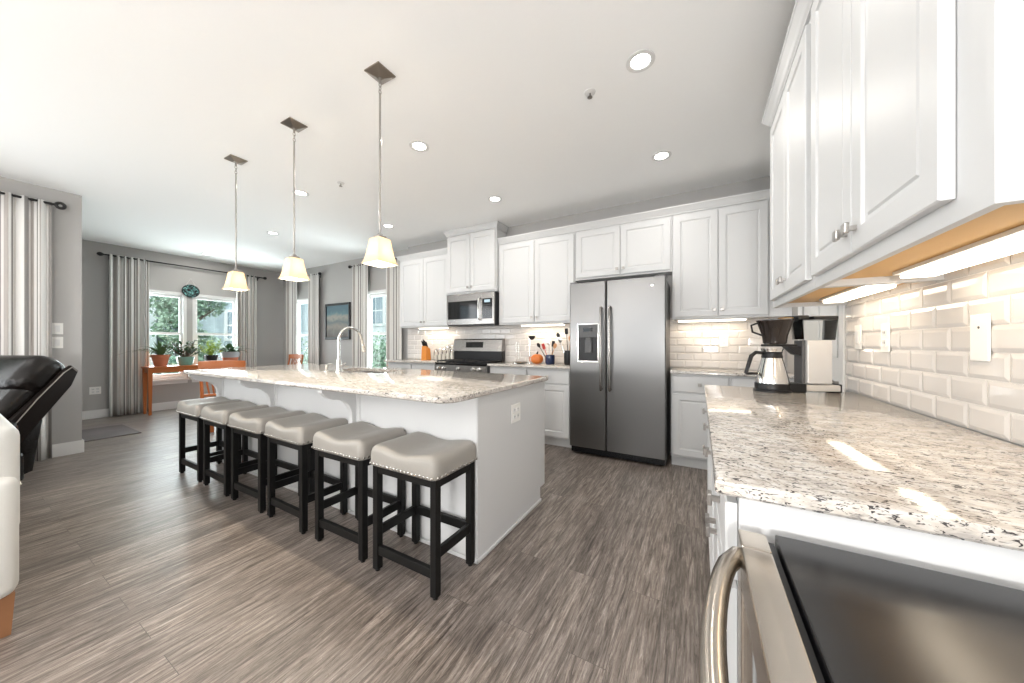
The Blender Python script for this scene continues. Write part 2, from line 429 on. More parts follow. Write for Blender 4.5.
def window(n, axis, fix, out, a0, a1, z0, z1, mid, label):
    # sash window set in a wall; fix = inner wall plane, out = outward sign
    t = bpy.data.objects.new('window_%d' % n, None); C.objects.link(t); t['kind'] = 'structure'; t['label'] = label; t['category'] = 'window'
    def bx(bm, p0, p1, q0, q1, d0, d1):
        e0, e1 = fix + out * d0, fix + out * d1
        if axis == 'x': box(bm, p0, p1, e0, e1, q0, q1, bev=.003, seg=1)
        else: box(bm, e0, e1, p0, p1, q0, q1, bev=.003, seg=1)
    f = B(); w = .05
    bx(f, a0, a0 + w, z0, z1, .0, .10); bx(f, a1 - w, a1, z0, z1, .0, .10); bx(f, a0 + w, a1 - w, z1 - w, z1, .0, .10); bx(f, a0 + w, a1 - w, z0, z0 + w, .0, .10)
    obj('window_frame', f, M['trim'], t)
    s = B()
    for (p, q, d) in ((mid, z1 - w, .055), (z0 + w, mid + .045, .03)):
        bx(s, a0 + w, a0 + w + .035, p, q, d, d + .03); bx(s, a1 - w - .035, a1 - w, p, q, d, d + .03)
        bx(s, a0 + w + .035, a1 - w - .035, q - .045, q, d, d + .03); bx(s, a0 + w + .035, a1 - w - .035, p, p + .045, d, d + .03)
    obj('sash', s, M['trim'], t)
    g = B(); bx(g, a0 + w + .03, a1 - w - .03, mid + .04, z1 - w - .04, .066, .072); bx(g, a0 + w + .03, a1 - w - .03, z0 + w + .04, mid, .042, .048)
    obj('pane', g, M['glass'], t)
    k = B(); bx(k, a0 - .03, a1 + .03, z0 - .035, z0, -.035, .03); bx(k, a0 - .01, a1 + .01, z0 - .09, z0 - .035, -.015, -.0005)
    obj('window_sill', k, M['trim'], t)
window(1, 'y', XL, -1, *WIN_L[0], 1.34, 'left sash window behind the aloe plant')
window(2, 'y', XL, -1, *WIN_L[1], 1.34, 'right sash window behind the grey pot plant')
window(3, 'x', YB, 1, *WIN_B[0], 1.34, 'narrow sash window in the far dining corner')
window(4, 'x', YB, 1, *WIN_B[1], 1.34, 'sash window beside the left kitchen cabinet')
window(5, 'x', YR, -1, *WIN_R[0], 1.45, 'unseen living room window added behind the camera, left')
window(6, 'x', YR, -1, *WIN_R[1], 1.45, 'unseen living room window added behind the camera, right')
window(7, 'y', XN, -1, *SLID[0], 1.2, 'glass patio door behind the left curtain')

def base(name, pts, label, h=.135, t=.014):
    bm = B()
    for (x0, y0, x1, y1) in pts:
        box(bm, x0, x1, y0, y1, 0.0, h - .012, bev=.002, seg=1); 
        cx, cy = (x0 + x1) / 2, (y0 + y1) / 2
        if abs(x1 - x0) < abs(y1 - y0): box(bm, cx - t * .35, cx + t * .35, y0, y1, h - .012, h)
        else: box(bm, x0, x1, cy - t * .35, cy + t * .35, h - .012, h)
    struct(name, bm, M['trim'], label)
base('baseboard_far_left', [(XL, YN, XL + .014, YB)], 'white baseboard along the window wall')
base('baseboard_left', [(XN, .12, XN + .014, YN + .014), (XN - .12, YN, XN, YN + .014)], 'white baseboard wrapping the left wall end')
base('baseboard_dining', [(XL + .014, YB - .014, XJ, YB)], 'white baseboard under the seascape wall')

# door to the pantry in the right wall, past the counter
d0, d1 = DOOR[0], DOOR[1]
bm = B()
for a, b_ in ((d0 - .06, d0 + .005), (d1 - .005, d1 + .06)): box(bm, XR - .016, XR, a, b_, 0, 2.14, bev=.004)
box(bm, XR - .016, XR, d0 - .06, d1 + .06, 2.08, 2.15, bev=.004)
struct('trim_1', bm, M['trim'], 'white casing around the pantry door')
bm = B(); w = d1 - d0
box(bm, XR + .012, XR + .05, d0, d1, .01, 2.08, bev=.002)
for (p, q) in ((.25, .95), (1.10, 1.92)):
    for (a, b_) in ((d0 + .11, d0 + w / 2 - .04), (d0 + w / 2 + .04, d1 - .11)):
        box(bm, XR + .004, XR + .013, a, b_, p, q, bev=.006)
dr = struct('door_1', bm, M['trim'], 'white panelled pantry door beyond the coffee maker')
bm = B(); lathe(bm, [(.012, 0), (.012, .03), (.03, .045), (.03, .06), (.018, .07)], n=14)
bmesh.ops.transform(bm, matrix=Matrix.Translation((XR + .012, d0 + .07, .95)) @ Matrix.Rotation(R(-90), 4, 'Y'), verts=bm.verts)
obj('door_handle', bm, M['nickel'], dr, True)

# bevelled subway tiles
def tiles(name, axis, fix, a0, a1, z0, z1, label, skip=None, th=.0035):
    # axis 'x': wall along X facing -Y at Y=fix ; axis 'y': wall along Y facing -X at X=fix
    TL, TH, G = .158, .0775, .0035
    bm = B()
    def P(a, z, d): return (a, fix - d, z) if axis == 'x' else (fix - d, a, z)
    if axis == 'x': box(bm, a0, a1, fix - .004, fix - .0003, z0, z1, mi=1)
    else: box(bm, fix - .004, fix - .0003, a0, a1, z0, z1, mi=1)
    nr = int(math.ceil((z1 - z0) / TH))
    for r in range(nr):
        b0 = z0 + r * TH + G * .5; b1 = min(z0 + (r + 1) * TH - G * .5, z1)
        if b1 - b0 < .01: continue
        a = a0 - (TL * .5 if r % 2 else 0) + .0
        while a < a1:
            p0 = max(a + G * .5, a0); p1 = min(a + TL - G * .5, a1); a += TL
            if p1 - p0 < .012: continue
            bv = min(.012, (p1 - p0) * .3, (b1 - b0) * .3)
            r0 = ring(bm, [P(x, z, .004) for x, z in ((p0, b0), (p1, b0), (p1, b1), (p0, b1))])
            r1 = ring(bm, [P(x, z, .0055) for x, z in ((p0, b0), (p1, b0), (p1, b1), (p0, b1))])
            r2 = ring(bm, [P(x, z, .0055 + th) for x, z in ((p0 + bv, b0 + bv), (p1 - bv, b0 + bv), (p1 - bv, b1 - bv), (p0 + bv, b1 - bv))])
            bridge(bm, r0, r1); bridge(bm, r1, r2); bm.faces.new(r2)
    o = struct(name, bm, [M['tile'], M['grout']], label)
    return o
CT = .93
tiles('wall_backsplash_right', 'y', XR, .3, 2.535, CT, 1.44, 'bevelled white subway tile behind the near counter')
tiles('wall_backsplash_back', 'x', YK, XJ, XR - .02, CT, 1.46, 'bevelled white subway tile on the kitchen wall')

# ------------------------------------------------------------------ cabinets
def door_bm(bm, x0, x1, z0, z1, t=.02, stile=.058, y=0.):
    """panelled door; front face at y=0 facing -y, back at y=t (local)"""
    def rect(i, d): return ring(bm, [(x0 + i, y + d, z0 + i), (x1 - i, y + d, z0 + i), (x1 - i, y + d, z1 - i), (x0 + i, y + d, z1 - i)])
    levels = [(0, t), (0, .003), (.003, 0), (stile, 0), (stile + .006, .007), (stile + .018, .009), (stile + .024, .005), ]
    rs = [rect(*l_) for l_ in levels]
    for a, b_ in zip(rs, rs[1:]): bridge(bm, a, b_)
    bm.faces.new(rs[-1]); bm.faces.new(list(reversed(rs[0])))

def drawer_bm(bm, x0, x1, z0, z1, t=.02):
    def rect(i, d): return ring(bm, [(x0 + i, d, z0 + i), (x1 - i, d, z0 + i), (x1 - i, d, z1 - i), (x0 + i, d, z1 - i)])
    rs = [rect(0, t), rect(0, .004), rect(.004, 0)]
    for a, b_ in zip(rs, rs[1:]): bridge(bm, a, b_)
    bm.faces.new(rs[-1]); bm.faces.new(list(reversed(rs[0])))

def knob(parent, x, z):
    bm = B()
    box(bm, -.006, .006, -.018, 0, -.006, .006)
    box(bm, -.015, .015, -.028, -.017, -.015, .015, bev=.003)
    bmesh.ops.translate(bm, vec=(x, 0, z), verts=bm.verts)
    return obj('knob', bm, M['nickel'], parent)

def cabinet(name, label, loc, rz, w, z0, z1, depth, doors=2, drawers=0, toe=False, knob_low=True, group=None, gap=.022, bottom=None, side_bev=0, drawer_h=.15, ml=.015, mr=.015):
    """local: x 0..w, door fronts at y=0, frame at y=.02, back at y=depth"""
    t = thing(name, label, 'cabinet', loc, rz, group)
    bm = B()
    zb = z0 + (.10 if toe else 0)
    if bottom:   # open bottom recess showing maple
        box(bm, 0, w, .0215, .04, z0, z1); box(bm, 0, .018, .04, depth, z0, z1); box(bm, w - .018, w, .04, depth, z0, z1)
        box(bm, .018, w - .018, .04, depth, z0 + .03, z1, mi=0)
        box(bm, .018, w - .018, .04, depth, z0 + .024, z0 + .0299, mi=1)
    else:
        box(bm, 0, w, .0215, depth, zb, z1, bev=.0015, seg=1)
    if toe: box(bm, .0, w, .08, depth, z0, zb)
    obj('body', bm, [M['cab'], M['maple']], t)
    dw = (w - ml - mr - (doors - 1) * .006) / doors if doors else 0
    ztop = z1 - gap
    if drawers:
        dwr = (w - .03 - (drawers - 1) * .02) / drawers
        for k in range(drawers):
            x = .015 + k * (dwr + .02)
            b2 = B(); drawer_bm(b2, x, x + dwr, ztop - drawer_h, ztop)
            o = obj('drawer', b2, M['cab'], t); knob(o, x + dwr / 2, ztop - drawer_h / 2)
        ztop -= drawer_h + .018
    for k in range(doors):
        x = ml + k * (dw + .006)
        b2 = B(); zlo = zb + gap; door_bm(b2, x, x + dw, zlo, ztop)
        o = obj('door', b2, M['cab'], t)
        kx = x + dw - .03 if (doors == 2 and k == 0) or (doors == 1) else x + .03
        knob(o, kx, (zlo + .06) if not toe else (ztop - .07))
    return t

def crown(name, label, pts, z0, z1, out, close_ends=True):
    """crown moulding following a list of plan points; profile goes outwards to the left of travel"""
    prof = [(0, 0), (.012, 0), (.012, .012), (.02, .02), (out * .55, (z1 - z0) * .45), (out * .9, (z1 - z0) * .78), (out, (z1 - z0) * .82), (out, (z1 - z0)), (0, (z1 - z0))]
    bm = B(); rs = []
    P = [Vector(p) for p in pts]
    for i, p in enumerate(P):
        def nrm(a, b_): d = (b_ - a).normalized(); return Vector((d.y, -d.x))
        if i == 0: m = nrm(P[0], P[1])
        elif i == len(P) - 1: m = nrm(P[-2], P[-1])
        else:
            n0, n1 = nrm(P[i - 1], p), nrm(p, P[i + 1]); m = n0 + n1; m = m / (m.dot(n0))
        rs.append(ring(bm, [(p.x + m.x * a, p.y + m.y * a, z0 + b_) for a, b_ in prof]))
    for a, b_ in zip(rs, rs[1:]): bridge(bm, a, b_)
    bm.faces.new(rs[0]); bm.faces.new(list(reversed(rs[-1])))
    o = obj(name, bm, M['cab'])
    tag(o, label, 'moulding'); return o

UB, UT = 1.43, 2.50     # uppers bottom / top
def U(x0, x1, zb, label, **k): return cabinet('wall_cabinet', label, (x0, k.pop('y', 3.76), 0), 0, x1 - x0, zb, k.pop('zt', UT), YK - .012 - 3.76 if 'dep' not in k else k.pop('dep'), **k)
U(-4.19, -3.171, UB, 'white wall cabinet left of the microwave, over the knife block')
U(-3.169, -2.331, 1.88, 'tall white wall cabinet above the microwave, reaching the ceiling', y=3.70, zt=2.712, dep=YK - .012 - 3.70)
U(-2.329, -1.271, UB, 'white wall cabinet between microwave and refrigerator')
U(-1.269, -.241, 1.925, 'short white wall cabinet above the refrigerator')
U(-.239, .56, UB, 'white wall cabinet right of the refrigerator')
bm = B(); box(bm, .5605, XR - .002, 3.785, 3.80, UB, UT); tag(obj('filler_panel', bm, M['cab']), 'narrow white filler strip between last wall cabinet and right wall', 'panel')
crown('crown_moulding', 'white crown on top of the cabinet left of the microwave', [(-4.19, 3.965), (-4.19, 3.781), (-3.172, 3.781)], UT + .0005, 2.575, .05)
crown('crown_moulding', 'white crown touching the ceiling over the tall microwave cabinet', [(-3.169, 3.965), (-3.169, 3.721), (-2.331, 3.721), (-2.331, 3.965)], 2.7125, CEIL - .001, .04)
crown('crown_moulding', 'long white crown running over the refrigerator to the right wall', [(-2.327, 3.781), (XR - .003, 3.781)], UT + .0005, 2.575, .05)

def BC(x0, x1, label, **k): return cabinet('base_cabinet', label, (x0, 3.53, 0), 0, x1 - x0, 0, CT - .031, YK - .01 - 3.53, toe=True, **k)
BC(-4.21, -3.178, 'white base cabinet left of the range, under the knife block', drawers=2)
BC(-2.324, -1.245, 'white base cabinet between range and refrigerator', drawers=2)
BC(-.235, XR - .003, 'white base cabinet right of the refrigerator', drawers=2)

def slab(name, label, x0, x1, y0, y1, hole=None, rad=(.0, .0, .0, .0), th=.03, z=CT):
    """granite slab; rad = corner radii for (x0y0, x1y0, x1y1, x0y1)"""
    cs = [(x0, y0, 180), (x1, y0, 270), (x1, y1, 0), (x0, y1, 90)]
    pl = []
    for (cx, cy, a), r in zip(cs, rad):
        if r <= .001: pl.append((cx, cy)); continue
        ox = cx + (r if cx == x0 else -r); oy = cy + (r if cy == y0 else -r)
        for k in range(9): pl.append((ox + r * math.cos(R(a + k * 90 / 8)), oy + r * math.sin(R(a + k * 90 / 8))))
    bm = B(); e = .006
    cx, cy = (x0 + x1) / 2, (y0 + y1) / 2
    def inset(d):
        return [(cx + (px - cx) * (1 - d / ((x1 - x0) / 2)), cy + (py - cy) * (1 - d / ((y1 - y0) / 2))) for px, py in pl]
    R0 = ring(bm, [(p[0], p[1], z - th) for p in inset(e)]); R1 = ring(bm, [(p[0], p[1], z - th + e) for p in pl])
    R2 = ring(bm, [(p[0], p[1], z - e) for p in pl]); R25 = ring(bm, [(p[0], p[1], z - e * .3) for p in inset(e * .3)]); R3 = ring(bm, [(p[0], p[1], z) for p in inset(e)])
    for a, b_ in ((R0, R1), (R1, R2), (R2, R25), (R25, R3)): bridge(bm, a, b_)
    if hole:
        h0 = ring(bm, [(p[0], p[1], z - th) for p in hole]); h1 = ring(bm, [(p[0], p[1], z) for p in hole]); bridge(bm, h0, h1)
        for a, b_ in ((R0, h0), (R3, h1)):
            es = []
            for L in (a, b_):
                for i in range(len(L)):
                    es.append(bm.edges.get((L[i], L[(i + 1) % len(L)])) or bm.edges.new((L[i], L[(i + 1) % len(L)])))
            bmesh.ops.triangle_fill(bm, edges=es, use_beauty=True)
    else:
        bm.faces.new(R3); bm.faces.new(list(reversed(R0)))
    o = obj(name, bm, M['granite'], smooth=True, angle=25)
    tag(o, label, 'countertop'); return o
slab('countertop', 'speckled granite counter left of the range', -4.235, -3.177, 3.49, YK - .011)
slab('countertop', 'speckled granite counter between range and refrigerator', -2.325, -1.235, 3.49, YK - .011)
slab('countertop', 'speckled granite counter right of the refrigerator', -.238, XR - .012, 3.49, YK - .011)

# right-hand run
CY0, CY1 = .745, 2.40
slab('countertop', 'large near granite counter holding the coffee maker', .027, XR - .011, CY0, CY1)
ROT = R(-90)
# local x runs toward -Y, so origin is the far (large Y) end
def RB(yfar, ynear, label, **k): return cabinet('base_cabinet', label, (.045, yfar, 0), ROT, yfar - ynear, 0, CT - .031, XR - .045 - .005, toe=True, **k)
RB(2.385, 1.576, 'far white base cabinet under the coffee maker counter', drawers=2)
RB(1.574, .765, 'near white base cabinet under the granite, beside the black-topped appliance', drawers=2)
def RU(yfar, ynear, label, **k): return cabinet('wall_cabinet', label, (.37, yfar, 0), ROT, yfar - ynear, 1.402, UT, XR - .37 - .002, bottom=True, gap=.04, **k)
RU(2.53, 1.691, 'far white wall cabinet on the right, over the coffee maker', ml=.04, mr=.04)
RU(1.689, .80, 'nearest white wall cabinet at the top right, over the granite counter', ml=.03, mr=.085)
crown('crown_moulding', 'white crown above the near right wall cabinets', [(XR - .003, 2.53), (.391, 2.53), (.391, .80), (XR - .003, .80)], UT + .0005, 2.575, .05)

# under-cabinet lights
def ucl(label, x0, x1, y0, y1, ztop, power, col=(1, .82, .60)):
    t = thing('undercabinet_light', label, 'light', ((x0 + x1) / 2, (y0 + y1) / 2, ztop), 0, 'undercabinet lights')
    w, d = (x1 - x0) / 2, (y1 - y0) / 2
    bm = B(); box(bm, -w, w, -d, d, -.012, -.0005, bev=.002); obj('housing', bm, M['wplastic'], t)
    bm = B()
    box(bm, -w + .012, w - .012, -d + .01, d - .01, -.026, -.0121, bev=.006); obj('lens', bm, M['ucl'], t, True)
    o = lamp('AREA', 'undercabinet_lamp', (0, 0, -.03), power, 2 * w - .03, (0, 0, 0), col, 2 * d - .03); o.parent = t
ucl('warm light strip under the cabinet above the knife block', -3.83, -3.25, 3.80, 3.87, UB, 1.1)
ucl('warm light strip under the cabinet above the navy crock', -2.02, -1.42, 3.80, 3.87, UB, 1.1)
ucl('warm light strip under the cabinet right of the refrigerator', -.20, .40, 3.80, 3.87, UB, 1.1)
ucl('far warm light bar under the right cabinets, over the coffee maker', .56, .665, 1.80, 2.36, 1.426, .5)
ucl('near warm light bar under the nearest right cabinet', .56, .665, .98, 1.585, 1.426, .5)

# ------------------------------------------------------------------ island
IX0, IX1, IY0, IY1 = -4.25, -1.045, 1.478, 2.37
isl = thing('kitchen_island', 'long white kitchen island with corbels under the granite top', 'island', ((IX0 + IX1) / 2, 1.9, 0))
def isl_obj(name, bm, m=None, sm=False):
    bmesh.ops.translate(bm, vec=(-(IX0 + IX1) / 2, -1.9, 0), verts=bm.verts)
    return obj(name, bm, m or M['cab'], isl, sm)
HX, HY, HA, HB = -2.74, 2.09, .36, .185     # sink centre and half sizes
SZ = CT - .0305
bm = B()
# hollow carcass: walls around so that the sink bowl hangs inside
box(bm, IX0, IX1, IY0, IY0 + .02, 0, SZ); box(bm, IX0, IX0 + .02, IY0 + .02, IY1 - .02, .0, SZ)
box(bm, IX1 - .02, IX1, IY0 + .02, 2.29, 0, .10); box(bm, IX1 - .02, IX1, IY0 + .02, IY1, .10, SZ)
box(bm, IX0, IX1 - .02, IY1 - .02, IY1, .10, SZ); box(bm, IX0, IX1 - .02, 2.27, 2.29, 0, .10); box(bm, IX0 + .02, IX1 - .02, IY0 + .02, IY1 - .02, .10, .115)
isl_obj('body', bm)
for x in (IX1 - .02, -2.08, -3.17, IX0 + .05):      # corner board and panel battens on seating side
    bm = B(); box(bm, x - .05, x + .016 if x == IX1 - .02 else x + .05, IY0 - .006, IY0, .0, SZ, bev=.001, seg=1)
    isl_obj('batten', bm)
bm = B(); box(bm, IX1, IX1 + .012, IY0 - .018, 2.29, 0, .022, bev=.005); box(bm, IX0, IX1 + .012, IY0 - .018, IY0 - .006, 0, .022, bev=.005)
isl_obj('shoe_moulding', bm)
def corbel(x):
    # S-curved bracket in the Y-Z plane
    pr = [(IY0 - .006, SZ), (IY0 - .245, SZ), (IY0 - .247, SZ - .022)]
    for k in range(7):      # convex nose under the tip
        a = k / 6; pr.append((IY0 - .240 + .085 * a, SZ - .03 - .05 * math.sin(a * PI / 2)))
    for k in range(1, 9):      # concave sweep
        a = k / 8; pr.append((IY0 - .155 + .12 * math.sin(a * PI / 2), SZ - .08 - .13 * (1 - math.cos(a * PI / 2))))
    pr.append((IY0 - .035, SZ - .27)); pr.append((IY0 - .006, SZ - .27))
    bm = B(); prism(bm, pr, 'x', x - .022, x + .022); isl_obj('corbel', bm)
for x in (-2.09, -3.18, -4.19): corbel(x)
for i in range(4):   # doors on the working side
    w = (IX1 - IX0 - .08) / 4; x = IX0 + .03 + i * w
    bm = B(); door_bm(bm, -w + .01, 0, .13, SZ - .03)
    bmesh.ops.rotate(bm, cent=(0, 0, 0), matrix=Matrix.Rotation(PI, 3, 'Z'), verts=bm.verts)
    bmesh.ops.translate(bm, vec=(x, IY1 + .0205, 0), verts=bm.verts); isl_obj('door', bm)
# outlet plate on island end
def plate(name, label, loc, face, w, h, kind, cat='outlet', depth=.006):
    """wall plate at loc; face = rotation of outward -y normal"""
    t = thing(name, label, cat, loc, face)
    bm = B(); box(bm, -w / 2, w / 2, -depth, -.0003, -h / 2, h / 2, bev=.0025); obj('plate', bm, M['wplastic'], t)
    n = 2 if w > .1 else 1
    for k in range(n):
        cx = (k - (n - 1) / 2) * .047
        if kind == 'switch':
            bm = B(); box(bm, cx - .016, cx + .016, -depth - .003, -depth, -.033, .033, bev=.002); obj('switch', bm, M['trim'], t)
        elif kind == 'outlet':
            for s_ in (-1, 1):
                bm = B(); box(bm, cx - .016, cx + .016, -depth - .002, -depth, s_ * .022 - .014, s_ * .022 + .014, bev=.003)
                box(bm, cx - .008, cx - .005, -depth - .0026, -depth - .0018, s_ * .022 - .003, s_ * .022 + .006, mi=1); box(bm, cx + .005, cx + .008, -depth - .0026, -depth - .0018, s_ * .022 - .003, s_ * .022 + .006, mi=1)
                obj('socket', bm, [M['trim'], M['darkgrey']], t)
        else:
            bm = B()
            for s_ in (-1, 1): lathe(bm, [(.004, 0), (.003, .0015)], n=10); 
            bmesh.ops.rotate(bm, cent=(0, 0, 0), matrix=Matrix.Rotation(R(90), 3, 'X'), verts=bm.verts); bmesh.ops.translate(bm, vec=(0, -depth, .03), verts=bm.verts)
            obj('screw', bm, M['nickel'], t)
    return t
plate('wall_outlet', 'white double outlet plate on the end of the island', (IX1 + .0005, 1.90, .735), R(90), .118, .118, 'outlet')
plate('wall_outlet', 'blank white plate on the tile nearest the camera', (XR - .0092, 1.50, 1.205), ROT, .074, .135, 'blank', 'wall plate')
plate('wall_outlet', 'white outlet on the tile to the right of the coffee maker', (XR - .0092, 2.06, 1.212), ROT, .074, .125, 'outlet')
plate('wall_outlet', 'narrow white switch plate on the tile just right of the coffee maker', (XR - .0092, 2.345, 1.22), ROT, .074, .125, 'switch', 'switch')
plate('wall_outlet', 'white outlet on the tile right of the refrigerator', (.218, YK - .0092, 1.21), 0, .074, .118, 'outlet')
plate('wall_outlet', 'white outlet on the tile above the orange pumpkin pot', (-1.70, YK - .0092, 1.25), 0, .074, .118, 'outlet')
plate('wall_switch', 'upper of two white switch plates beside the left curtain', (XN + .0005, .69, 1.34), R(90), .074, .118, 'switch', 'switch')
plate('wall_switch', 'lower of two white switch plates beside the left curtain', (XN + .0005, .69, 1.195), R(90), .074, .118, 'switch', 'switch')
plate('wall_outlet', 'white outlet low on the far grey wall left of the dining curtain', (XL + .0005, 1.335, .44), R(90), .118, .118, 'outlet')

hole = [(HX + HA * (abs(math.cos(a)) ** .45) * (1 if math.cos(a) > 0 else -1), HY + HB * (abs(math.sin(a)) ** .45) * (1 if math.sin(a) > 0 else -1)) for a in [2 * PI * k / 48 + .03 for k in range(48)]]
slab('countertop', 'long speckled granite top of the island with rounded corners', -4.30, -1.02, 1.20, 2.41, hole, (.10, .10, .03, .03))
# sink
bm = B()
def hs(s_, z): return [(HX + (p[0] - HX) * s_, HY + (p[1] - HY) * s_, z) for p in hole]
rr = [ring(bm, hs(*q)) for q in ((1.05, CT - .033), (.995, CT - .033), (.97, CT - .10), (.93, CT - .19), (.85, CT - .205), (.1, CT - .21))]
for a, b_ in zip(rr, rr[1:]): bridge(bm, a, b_)
bm.faces.new(rr[-1])
sk = obj('sink', bm, M['steelwarm'], smooth=True); tag(sk, 'undermount steel sink set in the island granite', 'sink')
bm = B(); lathe(bm, [(.04, CT - .209), (.038, CT - .204), (.015, CT - .207)], HX, HY, 20); obj('drain', bm, M['nickel'], sk, True)
# faucet
ft = thing('faucet', 'tall arched brushed nickel faucet behind the island sink', 'faucet', (-2.79, 1.815, CT))
bm = B(); lathe(bm, [(.03, 0), (.03, .008), (.022, .02), (.02, .10), (.014, .12)], n=20); obj('faucet_base', bm, M['chrome'], ft, True)
bm = B(); P = [(0, 0, .10), (0, 0, .28)]
for k in range(11):
    a = PI - k * (PI * .86) / 10; P.append((0, .115 + .115 * math.cos(a), .285 + .115 * math.sin(a)))
P.append((0, .245, .235)); tube(bm, P, .012, 12); obj('spout', bm, M['chrome'], ft, True)
bm = B(); tube(bm, [(0, .243, .238), (0, .262, .175)], [.015, .017], 12); obj('spray_head', bm, M['chrome'], ft, True)
bm = B(); tube(bm, [(.02, 0, .06), (.05, 0, .065), (.10, 0, .085)], [.008, .007, .005], 8); obj('handle', bm, M['chrome'], ft, True)
sd = thing('soap_dispenser', 'small nickel soap pump left of the faucet', 'soap dispenser', (-2.95, 1.80, CT))
bm = B(); lathe(bm, [(.02, 0), (.02, .006), (.011, .012), (.010, .05), (.014, .055), (.014, .065)], n=14); obj('pump_base', bm, M['chrome'], sd, True)
bm = B(); tube(bm, [(0, 0, .06), (0, .03, .072), (0, .07, .06)], .005, 8); obj('nozzle', bm, M['chrome'], sd, True)

# ------------------------------------------------------------------ bar stools
SW, SDp = .435, .305      # overall leg footprint
def make_stool(label):
    t = thing('bar_stool', label, 'stool', (0, 0, 0), 0, 'bar stools along the island')
    L = .036; ZT = .558
    for sx in (-1, 1):
        for sy in (-1, 1):
            cx, cy = sx * (SW / 2 - L / 2), sy * (SDp / 2 - L / 2)
            bm = B(); box(bm, cx - L / 2, cx + L / 2, cy - L / 2, cy + L / 2, .012, ZT, bev=.003); lathe(bm, [(.012, 0), (.014, .012)], cx, cy, 10)
            obj('leg', bm, M['blackwood'], t)
    bm = B(); a = .024
    for sy in (-1, 1):
        y = sy * (SDp / 2 - .014); box(bm, -SW / 2 + L, SW / 2 - L, y - .010, y + .010, ZT - .042, ZT, bev=.002)
    for sx in (-1, 1):
        x = sx * (SW / 2 - .014); box(bm, x - .010, x + .010, -SDp / 2 + L, SDp / 2 - L, ZT - .042, ZT, bev=.002)
    obj('apron', bm, M['blackwood'], t)
    for (x0, x1, y0, y1, z) in ((-SW / 2 + L, SW / 2 - L, -SDp / 2 + .006, -SDp / 2 + .028, .115), (-SW / 2 + L, SW / 2 - L, SDp / 2 - .028, SDp / 2 - .006, .205),
                                (-SW / 2 + .007, -SW / 2 + .029, -SDp / 2 + L, SDp / 2 - L, .205), (SW / 2 - .029, SW / 2 - .007, -SDp / 2 + L, SDp / 2 - L, .205)):
        bm = B(); box(bm, x0, x1, y0, y1, z - .024, z + .024, bev=.003); obj('stretcher', bm, M['blackwood'], t)
    # saddle seat cushion
    bm = B(); nx, ny = 20, 12; W, D = SW / 2 + .012, SDp / 2 + .018
    levels = []
    rad = .035
    def outline(ins):
        pts = []; w, d, r = W - ins, D - ins, max(rad - ins * .5, .012)
        for (cx, cy, a0) in ((w - r, d - r, 0), (-w + r, d - r, 90), (-w + r, -d + r, 180), (w - r, -d + r, 270)):
            for k in range(5): pts.append((cx + r * math.cos(R(a0 + k * 22.5)), cy + r * math.sin(R(a0 + k * 22.5))))
        # subdivide the straight sides
        out = []
        for i in range(len(pts)):
            p, q = pts[i], pts[(i + 1) % len(pts)]
            out.append(p)
            if i % 5 == 4:
                for j in range(1, 8): out.append((p[0] + (q[0] - p[0]) * j / 8, p[1] + (q[1] - p[1]) * j / 8))
        return out
    def top(x): u = x / W; return .082 + .024 * (1 - math.cos(PI * min(1, abs(u) / .78))) / 2 - (.014 * max(0, (abs(u) - .78) / .22) ** 2)
    prof = [(.004, 0.), (0, .006), (-.001, .02), (-.001, .042), (.001, .7), (.006, .86), (.016, .96), (.030, 1.0), (.050, 1.01), (.080, 1.015), (.110, 1.017), (.135, 1.018), (.150, 1.018)]
    rs = []
    for ins, h in prof:
        pts = outline(ins)
        rs.append(ring(bm, [(x, y, ZT + .0005 + (h if h < .1 else h * top(x))) for x, y in pts]))
    for a_, b_ in zip(rs, rs[1:]): bridge(bm, a_, b_)
    # close the centre strip
    last = rs[-1]; n_ = len(last)
    c = bm.verts.new((0, 0, ZT + 1.045 * top(0)))
    bmesh.ops.triangle_fill(bm, edges=[bm.edges.get((last[i], last[(i + 1) % n_])) for i in range(n_)], use_beauty=True)
    bm.verts.remove(c)
    bm.faces.new(list(reversed(rs[0])))
    seat = obj('seat', bm, M['vinyl'], t, True, angle=60)
    bm = B()
    def nail(x, y, nx_, ny_):
        m = Matrix.Translation((x, y, ZT + .013)) @ Vector((0, 0, 1)).rotation_difference(Vector((nx_, ny_, 0))).to_matrix().to_4x4()
        vs = lathe(bm, [(.0072, 0), (.0062, .003), (.0025, .005)], n=7); bmesh.ops.transform(bm, matrix=m, verts=vs)
    n1, n2 = 18, 12
    for k in range(n1):
        x = -W + .02 + (2 * W - .04) * k / (n1 - 1); nail(x, -D - .0, 0, -1); nail(x, D, 0, 1)
    for k in range(n2):
        y = -D + .02 + (2 * D - .04) * k / (n2 - 1); nail(-W, y, -1, 0); nail(W, y, 1, 0)
    obj('nailhead_trim', bm, M['nail'], seat, True)
    return t
labs = ['taupe saddle-seat bar stool nearest the camera, at the island corner', 'second saddle-seat bar stool from the island corner', 'third saddle-seat bar stool from the island corner',
        'fourth saddle-seat bar stool from the island corner, between two tight pairs', 'fifth saddle-seat bar stool from the corner, second from the far end', 'farthest taupe saddle-seat bar stool at the dining end of the island']
fx = [(-1.482 - 1.055) / 2, (-2.01 - 1.581) / 2, (-2.568 - 2.139) / 2, (-3.09 - 2.66) / 2, (-3.615 - 3.175) / 2, (-4.14 - 3.71) / 2]
fy = [1.306, 1.310, 1.305, 1.300, 1.300, 1.302]
st = make_stool(labs[0]); st.location = (fx[0], fy[0], 0); st.rotation_euler = (0, 0, 0)
for i in range(1, 6): dup(st, (fx[i], fy[i], 0), R([0, .6, -.5, .8, -.6, .4][i]), labs[i])

